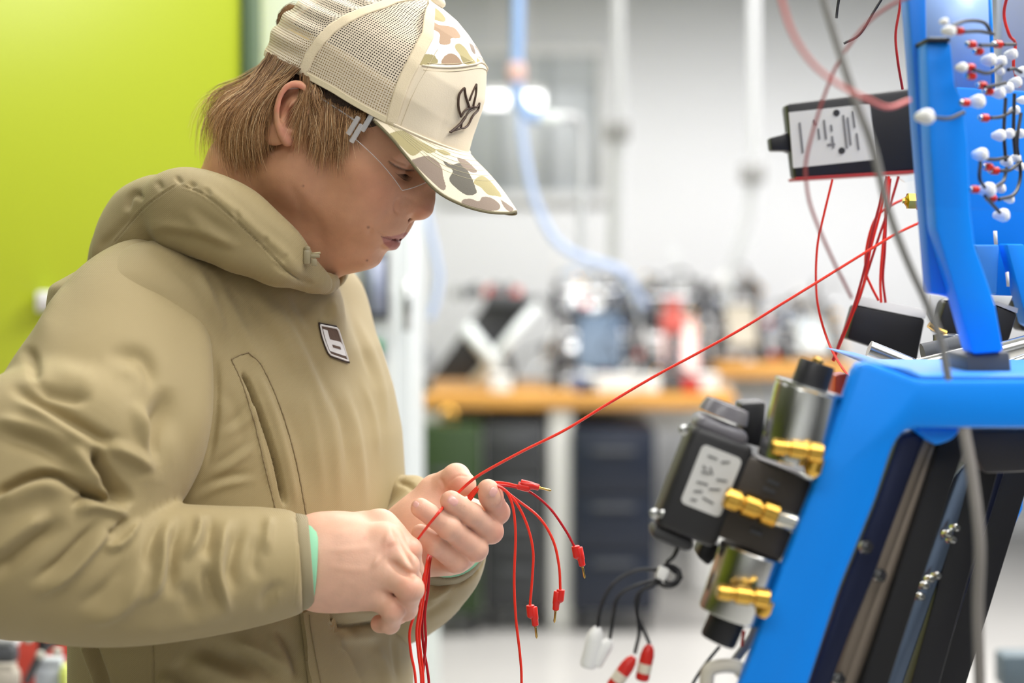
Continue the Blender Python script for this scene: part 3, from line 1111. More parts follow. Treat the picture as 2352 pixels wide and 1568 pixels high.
L_ = hl(HV)
fz = (L_[:, 2] > -.02).astype(float)
# his own colouring, with shade painted into ear hollow, mouth line and nostrils
PINK, DARK, TAN = lin(205, 128, 108), lin(92, 60, 48), lin(196, 148, 112)
paint(HV, C, [([(850, 420), (880, 450)], 50, PINK, .22), ([(965, 490), (985, 480)], 18, PINK, .35), ([(640, 250), (660, 200), (690, 200)], 10, lin(220, 130, 112), .55),
              ([(668, 255), (676, 285)], 12, lin(150, 70, 60), .75), ([(650, 300), (665, 325)], 14, lin(214, 140, 124), .5), ([(620, 440), (640, 560)], 50, TAN, .35)], fz)
mm = (np.abs(L_[:, 2]) < .030)
# lips
zz = np.abs(L_[:, 2]) * 1000
mid = -50.2 - zz * .05
top = np.interp(zz, [0, 4, 8, 18, 27], [-41.5, -40.2, -41.5, -47.0, -52])
bot = np.interp(zz, [0, 8, 18, 27], [-61.5, -60.8, -57.5, -52])
bb = L_[:, 1] * 1000
m = np.clip(np.minimum(top - bb, bb - bot) / 1.2, 0, 1) * (L_[:, 0] > .088) * (zz < 27)
C[:] = C * (1 - m[:, None] * .85) + LIP * (m[:, None] * .85)
m = np.clip(1 - np.abs(bb - mid) / .9, 0, 1) * (L_[:, 0] > .088) * (zz < 27)
C[:] = C * (1 - m[:, None] * .8) + np.array(lin(90, 40, 38)) * (m[:, None] * .8)
# brow, nostril, moles
for s in (1, -1):
    q = np.stack([(L_[:, 2] * s - .032) / .020, (L_[:, 1] - .031 + (L_[:, 2] * s - .03) ** 2 * 8) / .0042], 1)
    m = np.exp(-(q ** 4).sum(1)) * (L_[:, 0] > .06) * .75
    C[:] = C * (1 - m[:, None]) + np.array(lin(96, 68, 48)) * m[:, None]
    m = np.exp(-(((L_ - np.array([.1150, -.0278, .0060 * s])) / np.array([.005, .003, .0030])) ** 2).sum(1) ** 2) * .85
    C[:] = C * (1 - m[:, None]) + np.array(lin(70, 30, 26)) * m[:, None]
paint(HV, C, [([(580, 458)], 2.5, DARK, .9), ([(696, 427)], 2.2, DARK, .9), ([(846, 522)], 3.0, DARK, .8), ([(843, 598)], 2.5, DARK, .8), ([(697, 300)], 2, DARK, .8),
              ([(893, 371), (912, 383), (934, 391), (950, 391)], 2.0, lin(60, 36, 30), .8)], fz)

# ---------------------------------------------------------------- hands


def finger(fd, pts, rs, k=.0025, kk=.004):
    """a bent finger on a grid of its own (joints as tapered capsules), kept apart from its neighbours"""
    g = Field(fd.lo, fd.lo + (fd.n - 1) * fd.h, fd.h)
    g.n = fd.n
    g.v = np.full(fd.n, .06, np.float32)
    pts = [V3(p) for p in pts]
    for i in range(len(pts) - 1):
        g.cone(pts[i], pts[i + 1], rs[i], rs[i + 1], k)
        if 0 < i < len(pts) - 1:
            g.cone(pts[i], pts[i], rs[i] * 1.03, rs[i] * 1.03, k)
    return g.v


def vmin(a, b, k):
    h_ = np.maximum(k - np.abs(a - b), 0) / k
    return np.minimum(a, b) - h_ * h_ * k * .25


# his right hand: back towards the camera
rf = Field(P(820, 1310, 1.45) - [.10, .08, .085], P(820, 1310, 1.45) + [.085, .09, .085], .0010)
Yw = 1.445
rf.cone(P(640, 1292, 1.44), P(760, 1290, 1.442), .031, .033, .01, flat=((0.1, 1, 0), .72))
# back of the hand between wrist and knuckles
for (x, y, Y, r), (x2, y2, Y2, r2) in [((740, 1240, 1.455, .019), (880, 1226, 1.462, .0155)), ((745, 1270, 1.445, .021), (888, 1262, 1.440, .0150)),
                                       ((745, 1305, 1.443, .021), (868, 1312, 1.434, .0150)), ((745, 1335, 1.448, .020), (838, 1352, 1.438, .0150))]:
    rf.cone(P(x, y, Y), P(x2, y2, Y2), r, r2, .022)
rf.cone(P(790, 1270, 1.468), P(850, 1300, 1.472), .026, .024, .02)     # palm side
rf.cone(P(770, 1330, 1.462), P(840, 1350, 1.468), .020, .016, .015)
# fingers: index, middle, ring, little
fg = [finger(rf, [P(845, 1215, 1.465), P(872, 1207, 1.458), P(941, 1262, 1.446), P(950, 1306, 1.458), P(936, 1330, 1.480)], [.0145, .0130, .0095, .0078, .0074]),
      finger(rf, [P(850, 1252, 1.448), P(884, 1243, 1.438), P(936, 1298, 1.424), P(943, 1330, 1.438), P(928, 1345, 1.462)], [.0140, .0128, .0090, .0084, .0076]),
      finger(rf, [P(825, 1298, 1.445), P(862, 1296, 1.434), P(943, 1352, 1.416), P(932, 1398, 1.434), P(912, 1414, 1.458)], [.0140, .0118, .0103, .0090, .0078]),
      finger(rf, [P(800, 1342, 1.450), P(835, 1346, 1.440), P(903, 1400, 1.422), P(896, 1432, 1.436), P(872, 1432, 1.448)], [.0140, .0116, .0090, .0076, .0076]),
      finger(rf, [P(800, 1300, 1.485), P(870, 1330, 1.500), P(930, 1345, 1.500), P(958, 1365, 1.492)], [.017, .0125, .0105, .0085])]   # last: the thumb, behind
v = fg[0]
for q in fg[1:]:
    v = vmin(v, q, .0008)
rf.v = vmin(rf.v, v, .007)
del fg, v
RV, RQ = rf.mesh()
RV = relax(RV, RQ, 2)
RV = sculpt(RV, RQ, [
    ([(740, 1262), (800, 1262), (872, 1252)], 9, .5, 'r', .3), ([(750, 1300), (810, 1308), (860, 1308)], 9, .45, 'r', .3), ([(745, 1225), (800, 1222), (850, 1215)], 9, .4, 'r', .3),
    ([(780, 1335), (830, 1345)], 9, .3, 'r', .3),
    ([(890, 1284), (925, 1310), (955, 1330)], 8, -2.6, 'r', .3), ([(896, 1200), (926, 1256), (956, 1318)], 7, -2.6, 'r', .3),
    ([(878, 1228), (896, 1238), (906, 1256)], 16, 1.6, 'r', .35), ([(856, 1286), (872, 1296)], 16, 1.0, 'r', .35),
    ([(958, 1349), (953, 1365), (945, 1378)], 1.6, -.35, 'r', .3), ([(951, 1346), (947, 1362)], 1.6, -.25, 'r', .3), ([(910, 1392), (905, 1408)], 1.6, -.3, 'r', .3),
    ([(760, 1200), (770, 1300), (765, 1390)], 18, -.4, 'r', .3),
], thr=.3)
RC = np.tile(SK_HAND, (len(RV), 1))
KN = lin(222, 150, 128)
paint(RV, RC, [([(892, 1255)], 22, KN, .35), ([(946, 1350)], 22, KN, .35), ([(905, 1400)], 20, KN, .35), ([(950, 1262)], 18, KN, .35), ([(838, 1236)], 5, lin(225, 140, 125), .4),
               ([(930, 1330), (940, 1420)], 18, KN, .2), ([(862, 1430)], 16, KN, .4)])

# his left hand: palm towards him, fingers curling over the leads
lf = Field(P(1050, 1200, 1.51) - [.075, .075, .085], P(1050, 1200, 1.51) + [.075, .09, .075], .0010)
lf.cone(P(940, 1235, 1.56), P(1010, 1215, 1.545), .030, .030, .01)
lf.cone(P(985, 1215, 1.55), P(1070, 1220, 1.550), .028, .018, .02)          # palm
lf.cone(P(1000, 1250, 1.545), P(1045, 1270, 1.540), .028, .016, .02)
lf.cone(P(1000, 1190, 1.555), P(1080, 1190, 1.555), .024, .014, .02)
fg = [finger(lf, [P(1085, 1195, 1.552), P(1143, 1176, 1.510), P(1128, 1140, 1.495), P(1121, 1125, 1.490)], [.0120, .0099, .0097, .0093]),
      finger(lf, [P(1068, 1222, 1.545), P(1128, 1220, 1.505), P(1082, 1180, 1.484), P(1036, 1151, 1.474)], [.0130, .0100, .0091, .0092]),
      finger(lf, [P(1040, 1250, 1.540), P(1092, 1260, 1.497), P(1031, 1211, 1.474), P(966, 1166, 1.466)], [.0140, .0104, .0095, .0083]),
      finger(lf, [P(1015, 1278, 1.535), P(1050, 1287, 1.497), P(998, 1248, 1.482), P(966, 1224, 1.484)], [.0140, .0102, .0090, .0078]),
      finger(lf, [P(985, 1190, 1.565), P(1002, 1128, 1.550), P(1048, 1096, 1.534), P(1066, 1112, 1.524)], [.020, .0145, .0115, .0106])]
v = fg[0]
for q in fg[1:]:
    v = vmin(v, q, .0018)
lf.v = vmin(lf.v, v, .010)
del fg, v
LV, LQ = lf.mesh()
LV = relax(LV, LQ, 2)
LV = sculpt(LV, LQ, [
    ([(1008, 1096), (1016, 1108), (1022, 1122)], 4, -1.2, 'r', .3), ([(1014, 1090), (1024, 1098)], 6, .4, 'r', .3), ([(1025, 1112), (1052, 1092), (1082, 1096)], 3, -.6, 'r', .3),
    ([(1068, 1160), (1064, 1176)], 3, -.35, 'r', .3), ([(1060, 1158), (1056, 1170)], 2, -.25, 'r', .3), ([(1022, 1200), (1014, 1216)], 3, -.3, 'r', .3),
    ([(1150, 1140), (1142, 1158)], 2.4, -.35, 'r', .3), ([(1145, 1136), (1136, 1154)], 2, -.25, 'r', .3), ([(1146, 1190), (1120, 1200)], 6, -.5, 'r', .3),
    ([(1122, 1256), (1100, 1240)], 8, -.5, 'r', .3), ([(1080, 1300), (1066, 1280)], 8, -.5, 'r', .3), ([(1072, 1232), (1064, 1246)], 4, -.2, 'r', .3),
], thr=.3)
LC = np.tile(SK_HAND, (len(LV), 1))
paint(LV, LC, [([(1050, 1112)], 22, lin(228, 140, 124), .45), ([(1030, 1130)], 12, KN, .25), ([(966, 1160)], 16, KN, .3), ([(1120, 1125)], 18, KN, .3), ([(1150, 1230)], 24, KN, .35), ([(1150, 1165)], 18, KN, .3),
               ([(1085, 1290)], 26, KN, .25), ([(1065, 1240)], 20, KN, .2), ([(1020, 1145)], 14, KN, .3)])

# ---- hidden rest of the body (trunk, arms, legs under the clothes), then all of it as one mesh
TF = math.radians(30)
TFW = np.array([cs_(TF), -sn_(TF), 0])       # the way his chest faces
TRT = np.array([-sn_(TF), -cs_(TF), 0])      # his right


def tz(py, px, Y=1.62):
    return P(px, py, Y)


bf = Field((-.62, 1.22, .05), (.16, 1.95, 1.50), .012)
hip = P(540, 1560, 1.63)
bf.chain([P(585, 600, 1.60), P(480, 760, 1.62), P(520, 1150, 1.62), hip], [.050, .075, .088, .100], .03, n=8, kself=.02, flat=(TFW, .85))
for s, sh in ((1, P(350, 730, 1.51)), (-1, P(700, 750, 1.74))):
    bf.cone(P(520, 720, 1.61), sh, .04, .032, .03)
    h0 = hip + TRT * .085 * s
    kn_ = h0 + TFW * .03 + V3((0, 0, -.42))
    bf.chain([h0, kn_, kn_ + V3((0, 0, -.40)) - TFW * .03], [.085, .058, .045], .03, kself=.01)
    bf.cone(kn_ + V3((0, 0, -.43)) - TFW * .05, kn_ + V3((0, 0, -.44)) + TFW * .12, .040, .035, .02)
bf.chain([P(330, 740, 1.50), P(190, 1050, 1.43), P(80, 1230, 1.38), P(400, 1315, 1.40), P(680, 1292, 1.44)], [.034, .036, .038, .034, .028], .02, kself=.01)
bf.chain([P(700, 760, 1.75), P(765, 1020, 1.75), P(800, 1330, 1.72), P(990, 1240, 1.585)], [.034, .04, .036, .028], .02, kself=.01)
BV, BQ = bf.mesh()
BV = relax(BV, BQ, 2)
Vs = np.vstack([HV, RV, LV, BV])
Qs = np.vstack([HQ, RQ + len(HV), LQ + len(HV) + len(RV), BQ + len(HV) + len(RV) + len(LV)])
Cs = np.vstack([C, RC, LC, np.tile(SKIN, (len(BV), 1))])
M_skin = mat('skin', rough=.46, spec=.42, attr='col', sss=.22, noise=(90, .05), bump=(900, .00012))
person = empty('person', (float(hip[0]), float(hip[1]), 0), 'person in tan hooded pullover and cream cap, looking down, sorting red leads', 'person')
me = np_mesh('body', Vs, Qs)
set_col(me, Cs)
body = link('body', me, M_skin, person)
# finger nails
M_nail = mat('nail', lin(235, 180, 168), rough=.25, spec=.6, coat=.3)
body_bvh = bvh_np(Vs, Qs)


def nail(cx, cy, ang, ln, wd):
    """a thin curved plate lying on the finger at an image point"""
    nu, nv = 9, 7
    V, Fc = [], []
    ca, sa = math.cos(ang), math.sin(ang)
    for i in range(nu):
        for j in range(nv):
            u, v = (i / (nu - 1) - .5), (j / (nv - 1) - .5)
            rr = math.sqrt(max(0, 1 - (2 * v) ** 2 * .55))
            x, y = u * ln * rr, v * wd
            q, n = hit(body_bvh, cx + x * ca - y * sa, cy + x * sa + y * ca)
            if q is None:
                return
            edge = max(abs(u), abs(v)) > .49
            V.append(q + n * (.0001 if edge else .00045))
    for i in range(nu - 1):
        for j in range(nv - 1):
            a = i * nv + j
            Fc.append((a, a + 1, a + nv + 1, a + nv))
    link('finger_nail', py_mesh('finger_nail', V, Fc), M_nail, body)


nail(1040, 1150, math.radians(215), 26, 18)
nail(1133, 1130, math.radians(-60), 22, 16)
nail(955, 1158, math.radians(215), 14, 14)

# ================================================================ the pullover
def fabric_mat(name, col, weave=1150.0, dist=.0001, seed=0.0):
    m = mat(name, col, rough=.62, spec=.35, sheen=.12)
    nt = m.node_tree
    b = nt.nodes['Principled BSDF']
    tc = nt.nodes['Texture Coordinate']
    hs = []
    for d in ((1, .15, 1), (1, .15, -1)):
        dot = nt.nodes.new('ShaderNodeVectorMath')
        dot.operation = 'DOT_PRODUCT'
        nt.links.new(tc.outputs['Object'], dot.inputs[0])
        dot.inputs[1].default_value = [weave * 3.3 * q for q in d]
        sn = nt.nodes.new('ShaderNodeMath')
        sn.operation = 'SINE'
        nt.links.new(dot.outputs['Value'], sn.inputs[0])
        hs.append(sn)
    ad = nt.nodes.new('ShaderNodeMath')
    ad.operation = 'MULTIPLY_ADD'
    nt.links.new(hs[0].outputs[0], ad.inputs[0])
    ad.inputs[1].default_value = .45
    nt.links.new(hs[1].outputs[0], ad.inputs[2])
    nz = nt.nodes.new('ShaderNodeTexNoise')
    nz.inputs['Scale'].default_value = 60
    nz.inputs['Detail'].default_value = 5
    nt.links.new(tc.outputs['Object'], nz.inputs['Vector'])
    a2 = nt.nodes.new('ShaderNodeMath')
    a2.operation = 'MULTIPLY_ADD'
    nt.links.new(nz.outputs['Fac'], a2.inputs[0])
    a2.inputs[1].default_value = 3.0
    nt.links.new(ad.outputs[0], a2.inputs[2])
    bp = nt.nodes.new('ShaderNodeBump')
    bp.inputs['Strength'].default_value = .55
    bp.inputs['Distance'].default_value = dist
    nt.links.new(a2.outputs[0], bp.inputs['Height'])
    nt.links.new(bp.outputs[0], b.inputs['Normal'])
    return m


TAN_ = lin(160, 143, 102)
M_fab = fabric_mat('tan_softshell', TAN_)
M_fab2 = fabric_mat('tan_binding', lin(150, 138, 106), dist=.0002)
M_seam = mat('stitching', lin(140, 122, 90), rough=.8)
M_mint = mat('mint_lining', lin(140, 200, 160), rough=.7)
pull = empty('hooded_pullover', wloc(person), parent=None)
pull.parent = person
pull.location = (0, 0, 0)

ZL = lambda py: 1.45 - (py - 577) * .0004
lv = np.array([  # image row, centre column, half breadth (shoulder to shoulder), half depth
    (560, 545, .060, .035), (590, 530, .110, .062), (620, 505, .150, .080), (650, 485, .175, .092), (700, 489, .178, .100), (800, 512, .178, .117), (900, 524, .182, .127),
    (1000, 540, .180, .131), (1150, 552, .176, .132), (1300, 556, .172, .132), (1450, 560, .170, .132), (1568, 568, .174, .134), (1700, 570, .174, .132), (1790, 570, .168, .126)])
tf = Field((-.60, 1.32, .955), (.0, 1.92, 1.475), .0036)


def torso_d(X, Y, Z):
    z = lv[::-1, 0]
    row = 577 + (1.45 - Z) / .0004
    cx = (np.interp(row, lv[:, 0], lv[:, 1]) - 1176) * .0004
    a = np.interp(row, lv[:, 0], lv[:, 2])
    b = np.interp(row, lv[:, 0], lv[:, 3])
    x, y = X - cx, Y - 1.62
    p = x * TRT[0] + y * TRT[1]
    q = x * TFW[0] + y * TFW[1]
    d = ((np.abs(p) / a) ** 2.25 + (np.abs(q) / b) ** 2.25) ** (1 / 2.25)
    d = (d - 1) * b
    top = Z - ZL(575)
    return np.maximum(np.maximum(d, top * .8), ZL(1775) - Z).astype(np.float32)


tf.func((-.58, 1.33, .96), (-.02, 1.90, 1.47), torso_d, 0)
tf.cone(P(345, 690, 1.495), P(560, 640, 1.60), .050, .045, .05)
tf.cone(P(560, 640, 1.62), P(695, 730, 1.75), .045, .050, .05)
tf.cone(P(600, 690, 1.545), P(712, 706, 1.575), .028, .022, .06)
tf.ell(P(560, 1250, 1.56), (.09, .05, .16), None, .05)
TV, TQ = tf.mesh()
TV = relax(TV, TQ, 3)
TV, TQ = subdivide(TV, TQ)
TV = relax(TV, TQ, 2)
torso_strokes = [
    # broad soft folds of the chest
    ([(480, 590), (560, 740), (640, 880)], 20, 3.0, 'f', .35), ([(540, 610), (630, 760), (700, 900)], 18, -2.2, 'f', .35),
    ([(600, 640), (680, 760), (740, 900), (760, 1040)], 16, 2.4, 'f', .35), ([(650, 660), (720, 780)], 14, 2.0, 'f', .35),
    ([(720, 840), (760, 960), (775, 1100), (780, 1200)], 13, 2.6, 'r', .4), ([(775, 850), (815, 980), (832, 1100), (838, 1190)], 12, 2.8, 'r', .4),
    ([(690, 860), (720, 980), (738, 1100), (745, 1180)], 12, 2.0, 'r', .4), ([(800, 700), (850, 800), (880, 900), (890, 1020)], 10, 2.4, 'r', .4),
    ([(790, 690), (830, 790), (862, 900)], 8, -2.0, 'r', .4), ([(820, 840), (858, 960), (872, 1080)], 9, 1.6, 'r', .4),
    ([(745, 860), (790, 980), (805, 1120)], 10, -2.2, 'r', .4), ([(755, 690), (745, 740)], 12, -1.6, 'r', .4), ([(765, 680), (775, 740)], 9, 1.2, 'r', .4),
    ([(640, 900), (690, 1020), (712, 1160)], 14, -1.6, 'r', .4), ([(470, 620), (510, 720), (530, 800)], 16, 2.4, 'f', .4),
    ([(440, 590), (470, 660), (492, 740)], 12, 2.6, 'r', .4),
    # near the arm pit
    ([(500, 1000), (560, 960), (600, 900)], 14, 2.4, 'f', .4), ([(480, 1090), (540, 1050), (590, 1010)], 13, 2.6, 'f', .4), ([(440, 1150), (500, 1110), (600, 1090)], 12, 2.4, 'f', .4),
    ([(500, 870), (540, 940), (560, 1040)], 16, -2.0, 'r', .4), ([(495, 800), (500, 900), (492, 1000), (470, 1090)], 8, -3.5, 'r', .3),
    # pocket: seams and slit
    ([(531, 825), (556, 880), (584, 970), (608, 1070), (632, 1166)], 3.2, .7, 's', .05), ([(531, 825), (548, 816), (570, 809)], 3.0, .7, 's', .05),
    ([(570, 809), (602, 842), (642, 930), (678, 1050), (705, 1190)], 3.2, .7, 's', .05),
    ([(553, 850), (575, 890), (606, 970), (634, 1060), (656, 1166)], 4.5, -13.0, 'r', .12),
    ([(575, 835), (600, 880), (635, 970), (662, 1070), (684, 1180)], 10, 2.6, 'r', .2), ([(545, 850), (575, 930), (602, 1030), (628, 1140)], 7, 1.4, 'r', .2),
    # seam of the shoulder panel
    # lower front: pocket edge, folds
    ([(742, 1432), (800, 1440), (860, 1432), (925, 1428)], 6, -7, 'r', .1), ([(742, 1405), (800, 1402), (860, 1404), (915, 1400)], 16, 5, 'r', .3),
    ([(745, 1470), (800, 1464), (880, 1462)], 14, 3, 'r', .3),
    ([(200, 1470), (218, 1520), (234, 1568), (240, 1640)], 10, 8.0, 'f', .1), ([(350, 1470), (354, 1568), (356, 1700)], 3.5, 1.6, 's', .02),
    ([(430, 1490), (520, 1530), (600, 1568)], 26, 7, 'f', .3), ([(520, 1480), (600, 1510), (660, 1560)], 20, -6, 'f', .3), ([(380, 1530), (440, 1600)], 26, 5, 'f', .3),
    ([(620, 1440), (660, 1500), (680, 1568)], 16, 5, 'f', .3), ([(850, 1470), (880, 1530), (900, 1600)], 14, 3.0, 'r', .3), ([(900, 1450), (915, 1568)], 7, -2, 'r', .3),
]
TV = sculpt(TV, TQ, torso_strokes, thr=.25)
me = np_mesh('torso', TV, TQ)
torso = link('torso', me, M_fab, pull)
torso_bvh = bvh_np(TV, TQ)

# ---- near sleeve
sf = Field((-.72, 1.22, .92), (-.14, 1.64, 1.475), .0034)
sf.chain([P(322, 640, 1.515), P(312, 690, 1.505), P(290, 765, 1.488), P(268, 870, 1.462), P(228, 990, 1.435)], [.034, .050, .0655, .0765, .080], .03, n=14, kself=.004)
sf.chain([P(225, 990, 1.435), P(140, 1130, 1.395), P(40, 1210, 1.375)], [.080, .083, .080], .03, n=7, kself=.004)
sf.chain([P(40, 1212, 1.372), P(150, 1288, 1.372), P(280, 1314, 1.382), P(400, 1314, 1.398), P(500, 1308, 1.412), P(600, 1298, 1.428), P(680, 1290, 1.441)],
         [.074, .0625, .0565, .0530, .0498, .0460, .0405], .03, n=16, kself=.004)
# elbow bulge and lobes of cloth
sf.chain([P(10, 985, 1.385), P(110, 985, 1.372), P(230, 995, 1.375), P(300, 1020, 1.385)], [.036, .042, .040, .025], .02)
sf.chain([P(235, 1000, 1.372), P(295, 1050, 1.380), P(335, 1090, 1.395)], [.028, .026, .014], .02)
sf.cone(P(-20, 1040, 1.37), P(120, 1090, 1.355), .045, .035, .03)
sf.cut(P(690, 1290, 1.4415), P(714, 1287, 1.4425) - P(684, 1290, 1.4410))
# opening of the cuff
sf.cone(P(680, 1289, 1.441), P(760, 1286, 1.452), .0345, .0345, .004, 'sub')
SV, SQ = sf.mesh()
SV = relax(SV, SQ, 3)
SV, SQ = subdivide(SV, SQ)
SV = relax(SV, SQ, 1)
sleeve_strokes = [
    # upper arm: soft hollows
    ([(236, 830), (280, 812), (326, 820), (346, 858), (344, 910)], 18, -6, 'r', .4), ([(250, 868), (290, 858), (316, 884), (310, 930)], 18, 3.5, 'r', .4),
    ([(384, 880), (372, 960), (358, 1040), (350, 1110)], 26, -14, 'r', .35), ([(300, 910), (336, 990), (354, 1060), (340, 1110)], 18, 8, 'r', .35),
    ([(430, 640), (462, 760), (466, 900), (446, 1020), (405, 1110)], 30, 5, 'r', .35), ([(150, 640), (110, 720), (84, 800)], 30, 3, 'r', .4),
    # long folds running down to the elbow
    ([(10, 882), (92, 925), (184, 980), (240, 1010), (300, 1018)], 15, -11, 'r', .3), ([(30, 905), (110, 955), (200, 1010), (260, 1035)], 20, 7, 'r', .3),
    ([(66, 868), (104, 896), (160, 912), (220, 912)], 15, -6, 'r', .35), ([(110, 850), (180, 868), (240, 890)], 24, 3, 'r', .4), ([(56, 790), (78, 840), (74, 880)], 14, -5, 'r', .3),
    ([(216, 1020), (224, 1058), (252, 1100), (284, 1140), (300, 1166)], 13, -18, 'r', .25), ([(234, 1014), (290, 1038), (336, 1064), (356, 1090)], 16, 8, 'r', .3),
    ([(150, 1020), (190, 1060), (240, 1120)], 22, 7, 'r', .3), ([(-30, 1000), (60, 1010), (130, 1045), (200, 1100)], 22, -7, 'r', .35),
    ([(-30, 962), (80, 985), (180, 1030)], 18, 5, 'r', .3),
    ([(-30, 1146), (45, 1106), (95, 1090), (135, 1092), (180, 1116), (240, 1146), (300, 1158)], 11, -15, 'r', .15), ([(-30, 1170), (50, 1128), (110, 1114), (165, 1140)], 24, 8, 'r', .3),
    ([(160, 1168), (190, 1144), (228, 1138), (270, 1152)], 8, -7, 'r', .3), ([(170, 1180), (210, 1160), (260, 1168), (300, 1190)], 14, 6, 'r', .3),
    # forearm: long slanting folds
    ([(60, 1372), (115, 1344), (172, 1300), (226, 1236), (278, 1184)], 15, 8, 'r', .35), ([(60, 1345), (130, 1300), (190, 1240), (240, 1186)], 13, -6, 'r', .35),
    ([(160, 1190), (90, 1236), (30, 1284), (-40, 1340)], 20, -9, 'r', .3), ([(120, 1176), (40, 1224), (-40, 1286)], 20, 7, 'r', .3),
    ([(230, 1244), (262, 1256), (296, 1234), (322, 1184)], 11, 6, 'r', .35), ([(232, 1214), (262, 1222), (292, 1184)], 9, -4, 'r', .35),
    ([(170, 1420), (230, 1418), (286, 1388), (326, 1330), (340, 1290)], 18, 6, 'r', .4), ([(150, 1400), (220, 1372), (272, 1320), (318, 1244)], 20, -5, 'r', .4),
    ([(306, 1390), (354, 1352), (372, 1292), (378, 1236), (402, 1182)], 13, 7.5, 'r', .35), ([(392, 1386), (396, 1320), (400, 1250), (420, 1180)], 14, -7, 'r', .35), ([(336, 1320), (346, 1250), (372, 1186)], 12, -4, 'r', .35),
    ([(460, 1172), (454, 1226), (434, 1268), (420, 1290)], 12, 6.5, 'r', .35), ([(484, 1176), (482, 1230), (468, 1290)], 13, -5.5, 'r', .35),
    ([(528, 1180), (508, 1250), (500, 1310), (514, 1366), (530, 1420)], 12, 7, 'r', .35), ([(556, 1186), (540, 1256), (532, 1320), (548, 1370)], 15, -6.5, 'r', .35), ([(470, 1290), (482, 1350), (504, 1410)], 14, -5, 'r', .35),
    ([(604, 1420), (612, 1376), (636, 1350), (660, 1366)], 16, -3, 'r', .45), ([(624, 1176), (614, 1220), (612, 1280)], 12, 4, 'r', .35), ([(588, 1220), (584, 1290), (596, 1340)], 14, -3, 'r', .35),
    ([(410, 1330), (440, 1390), (430, 1430)], 20, -3.5, 'r', .4), ([(260, 1450), (400, 1440), (560, 1400)], 24, 3.0, 'r', .35),
    ([(676, 1184), (682, 1240), (683, 1310), (676, 1394)], 3.0, .5, 's', .04),
]
SV = sculpt(SV, SQ, sleeve_strokes, thr=.25)
me = np_mesh('sleeve', SV, SQ)
sleeve = link('sleeve', me, M_fab, pull)

# cuff binding and mint lining of the near sleeve


def cuff(c0, c1, r0, r1, rim, name='cuff', m=None, flat=1.0, nseg=40, parent=None):
    ax = V3(c1) - V3(c0)
    L = np.linalg.norm(ax)
    x, y, z = basis(ax)
    prof = [(0, r0 - .002), (0, r0), (L * .15, r0 + .0012), (L * .5, (r0 + r1) / 2 + .0014), (L * .88, r1 + .001), (L, r1), (L * 1.02, r1 - rim * .5), (L * .97, r1 - rim), (L * .4, r1 - rim), (0, r0 - rim)]
    an = np.linspace(0, 2 * np.pi, nseg, endpoint=False)
    V = np.vstack([V3(c0) + z * t + r * (np.cos(an)[:, None] * x + flat * np.sin(an)[:, None] * y) for t, r in prof])
    Fc = []
    for i in range(len(prof) - 1):
        for j in range(nseg):
            k = (j + 1) % nseg
            Fc.append((i * nseg + j, i * nseg + k, (i + 1) * nseg + k, (i + 1) * nseg + j))
    return link(name, py_mesh(name, V, Fc), m, parent if parent else pull)


ca, cb = P(684, 1290, 1.4410), P(714, 1287, 1.4425)
cuff(ca, cb, .0382, .0362, .003, 'cuff', M_fab2, parent=sleeve)
cuff(P(690, 1291, 1.4410), P(721, 1292, 1.4430), .0342, .0340, .002, 'cuff_lining', M_mint, parent=sleeve)

# ---- far sleeve
ff = Field((-.24, 1.42, 1.06), (.02, 1.86, 1.44), .0034)
ff.chain([P(680, 760, 1.755), P(722, 860, 1.76), P(772, 1010, 1.755), P(765, 1200, 1.745), P(800, 1335, 1.725)], [.050, .052, .054, .054, .062], .03, n=7, kself=.02)
ff.chain([P(800, 1345, 1.72), P(900, 1328, 1.67), P(965, 1285, 1.615), P(1010, 1230, 1.572)], [.062, .058, .051, .044], .03, n=6, kself=.02)
ff.cone(P(860, 1010, 1.74), P(897, 1015, 1.72), .03, .013, .02)
ff.cone(P(905, 1160, 1.66), P(948, 1140, 1.62), .030, .020, .015)
ff.cut(P(1008, 1232, 1.574), P(1018, 1222, 1.562) - P(1004, 1236, 1.578))
ff.cone(P(1000, 1238, 1.580), P(1062, 1190, 1.53), .0375, .040, .004, 'sub')
FV, FQ = ff.mesh()
FV = relax(FV, FQ, 3)
FV, FQ = subdivide(FV, FQ)
FV = sculpt(FV, FQ, [
    ([(905, 1105), (935, 1112), (962, 1132)], 7, -3, 'r', .3), ([(910, 1165), (940, 1150), (960, 1140)], 7, -4, 'r', .3), ([(905, 1190), (930, 1180)], 8, 3, 'r', .3),
    ([(985, 1340), (1030, 1332), (1070, 1310)], 4, 1.2, 's', .1), ([(975, 1380), (1010, 1360), (1060, 1320)], 10, 3, 'r', .3), ([(960, 1420), (1000, 1400), (1040, 1370)], 10, -2.5, 'r', .3)], thr=.25)
fsleeve = link('sleeve', np_mesh('sleeve', FV, FQ), M_fab, pull)
fx = V3(P(1016, 1222, 1.566)) - V3(P(985, 1255, 1.60))
cuff(P(1004, 1236, 1.578), P(1018, 1222, 1.562), .0440, .0425, .003, 'cuff', M_fab2, parent=fsleeve)
cuff(P(1006, 1234, 1.576), P(1022, 1219, 1.559), .0405, .0400, .002, 'cuff_lining', M_mint, parent=fsleeve)

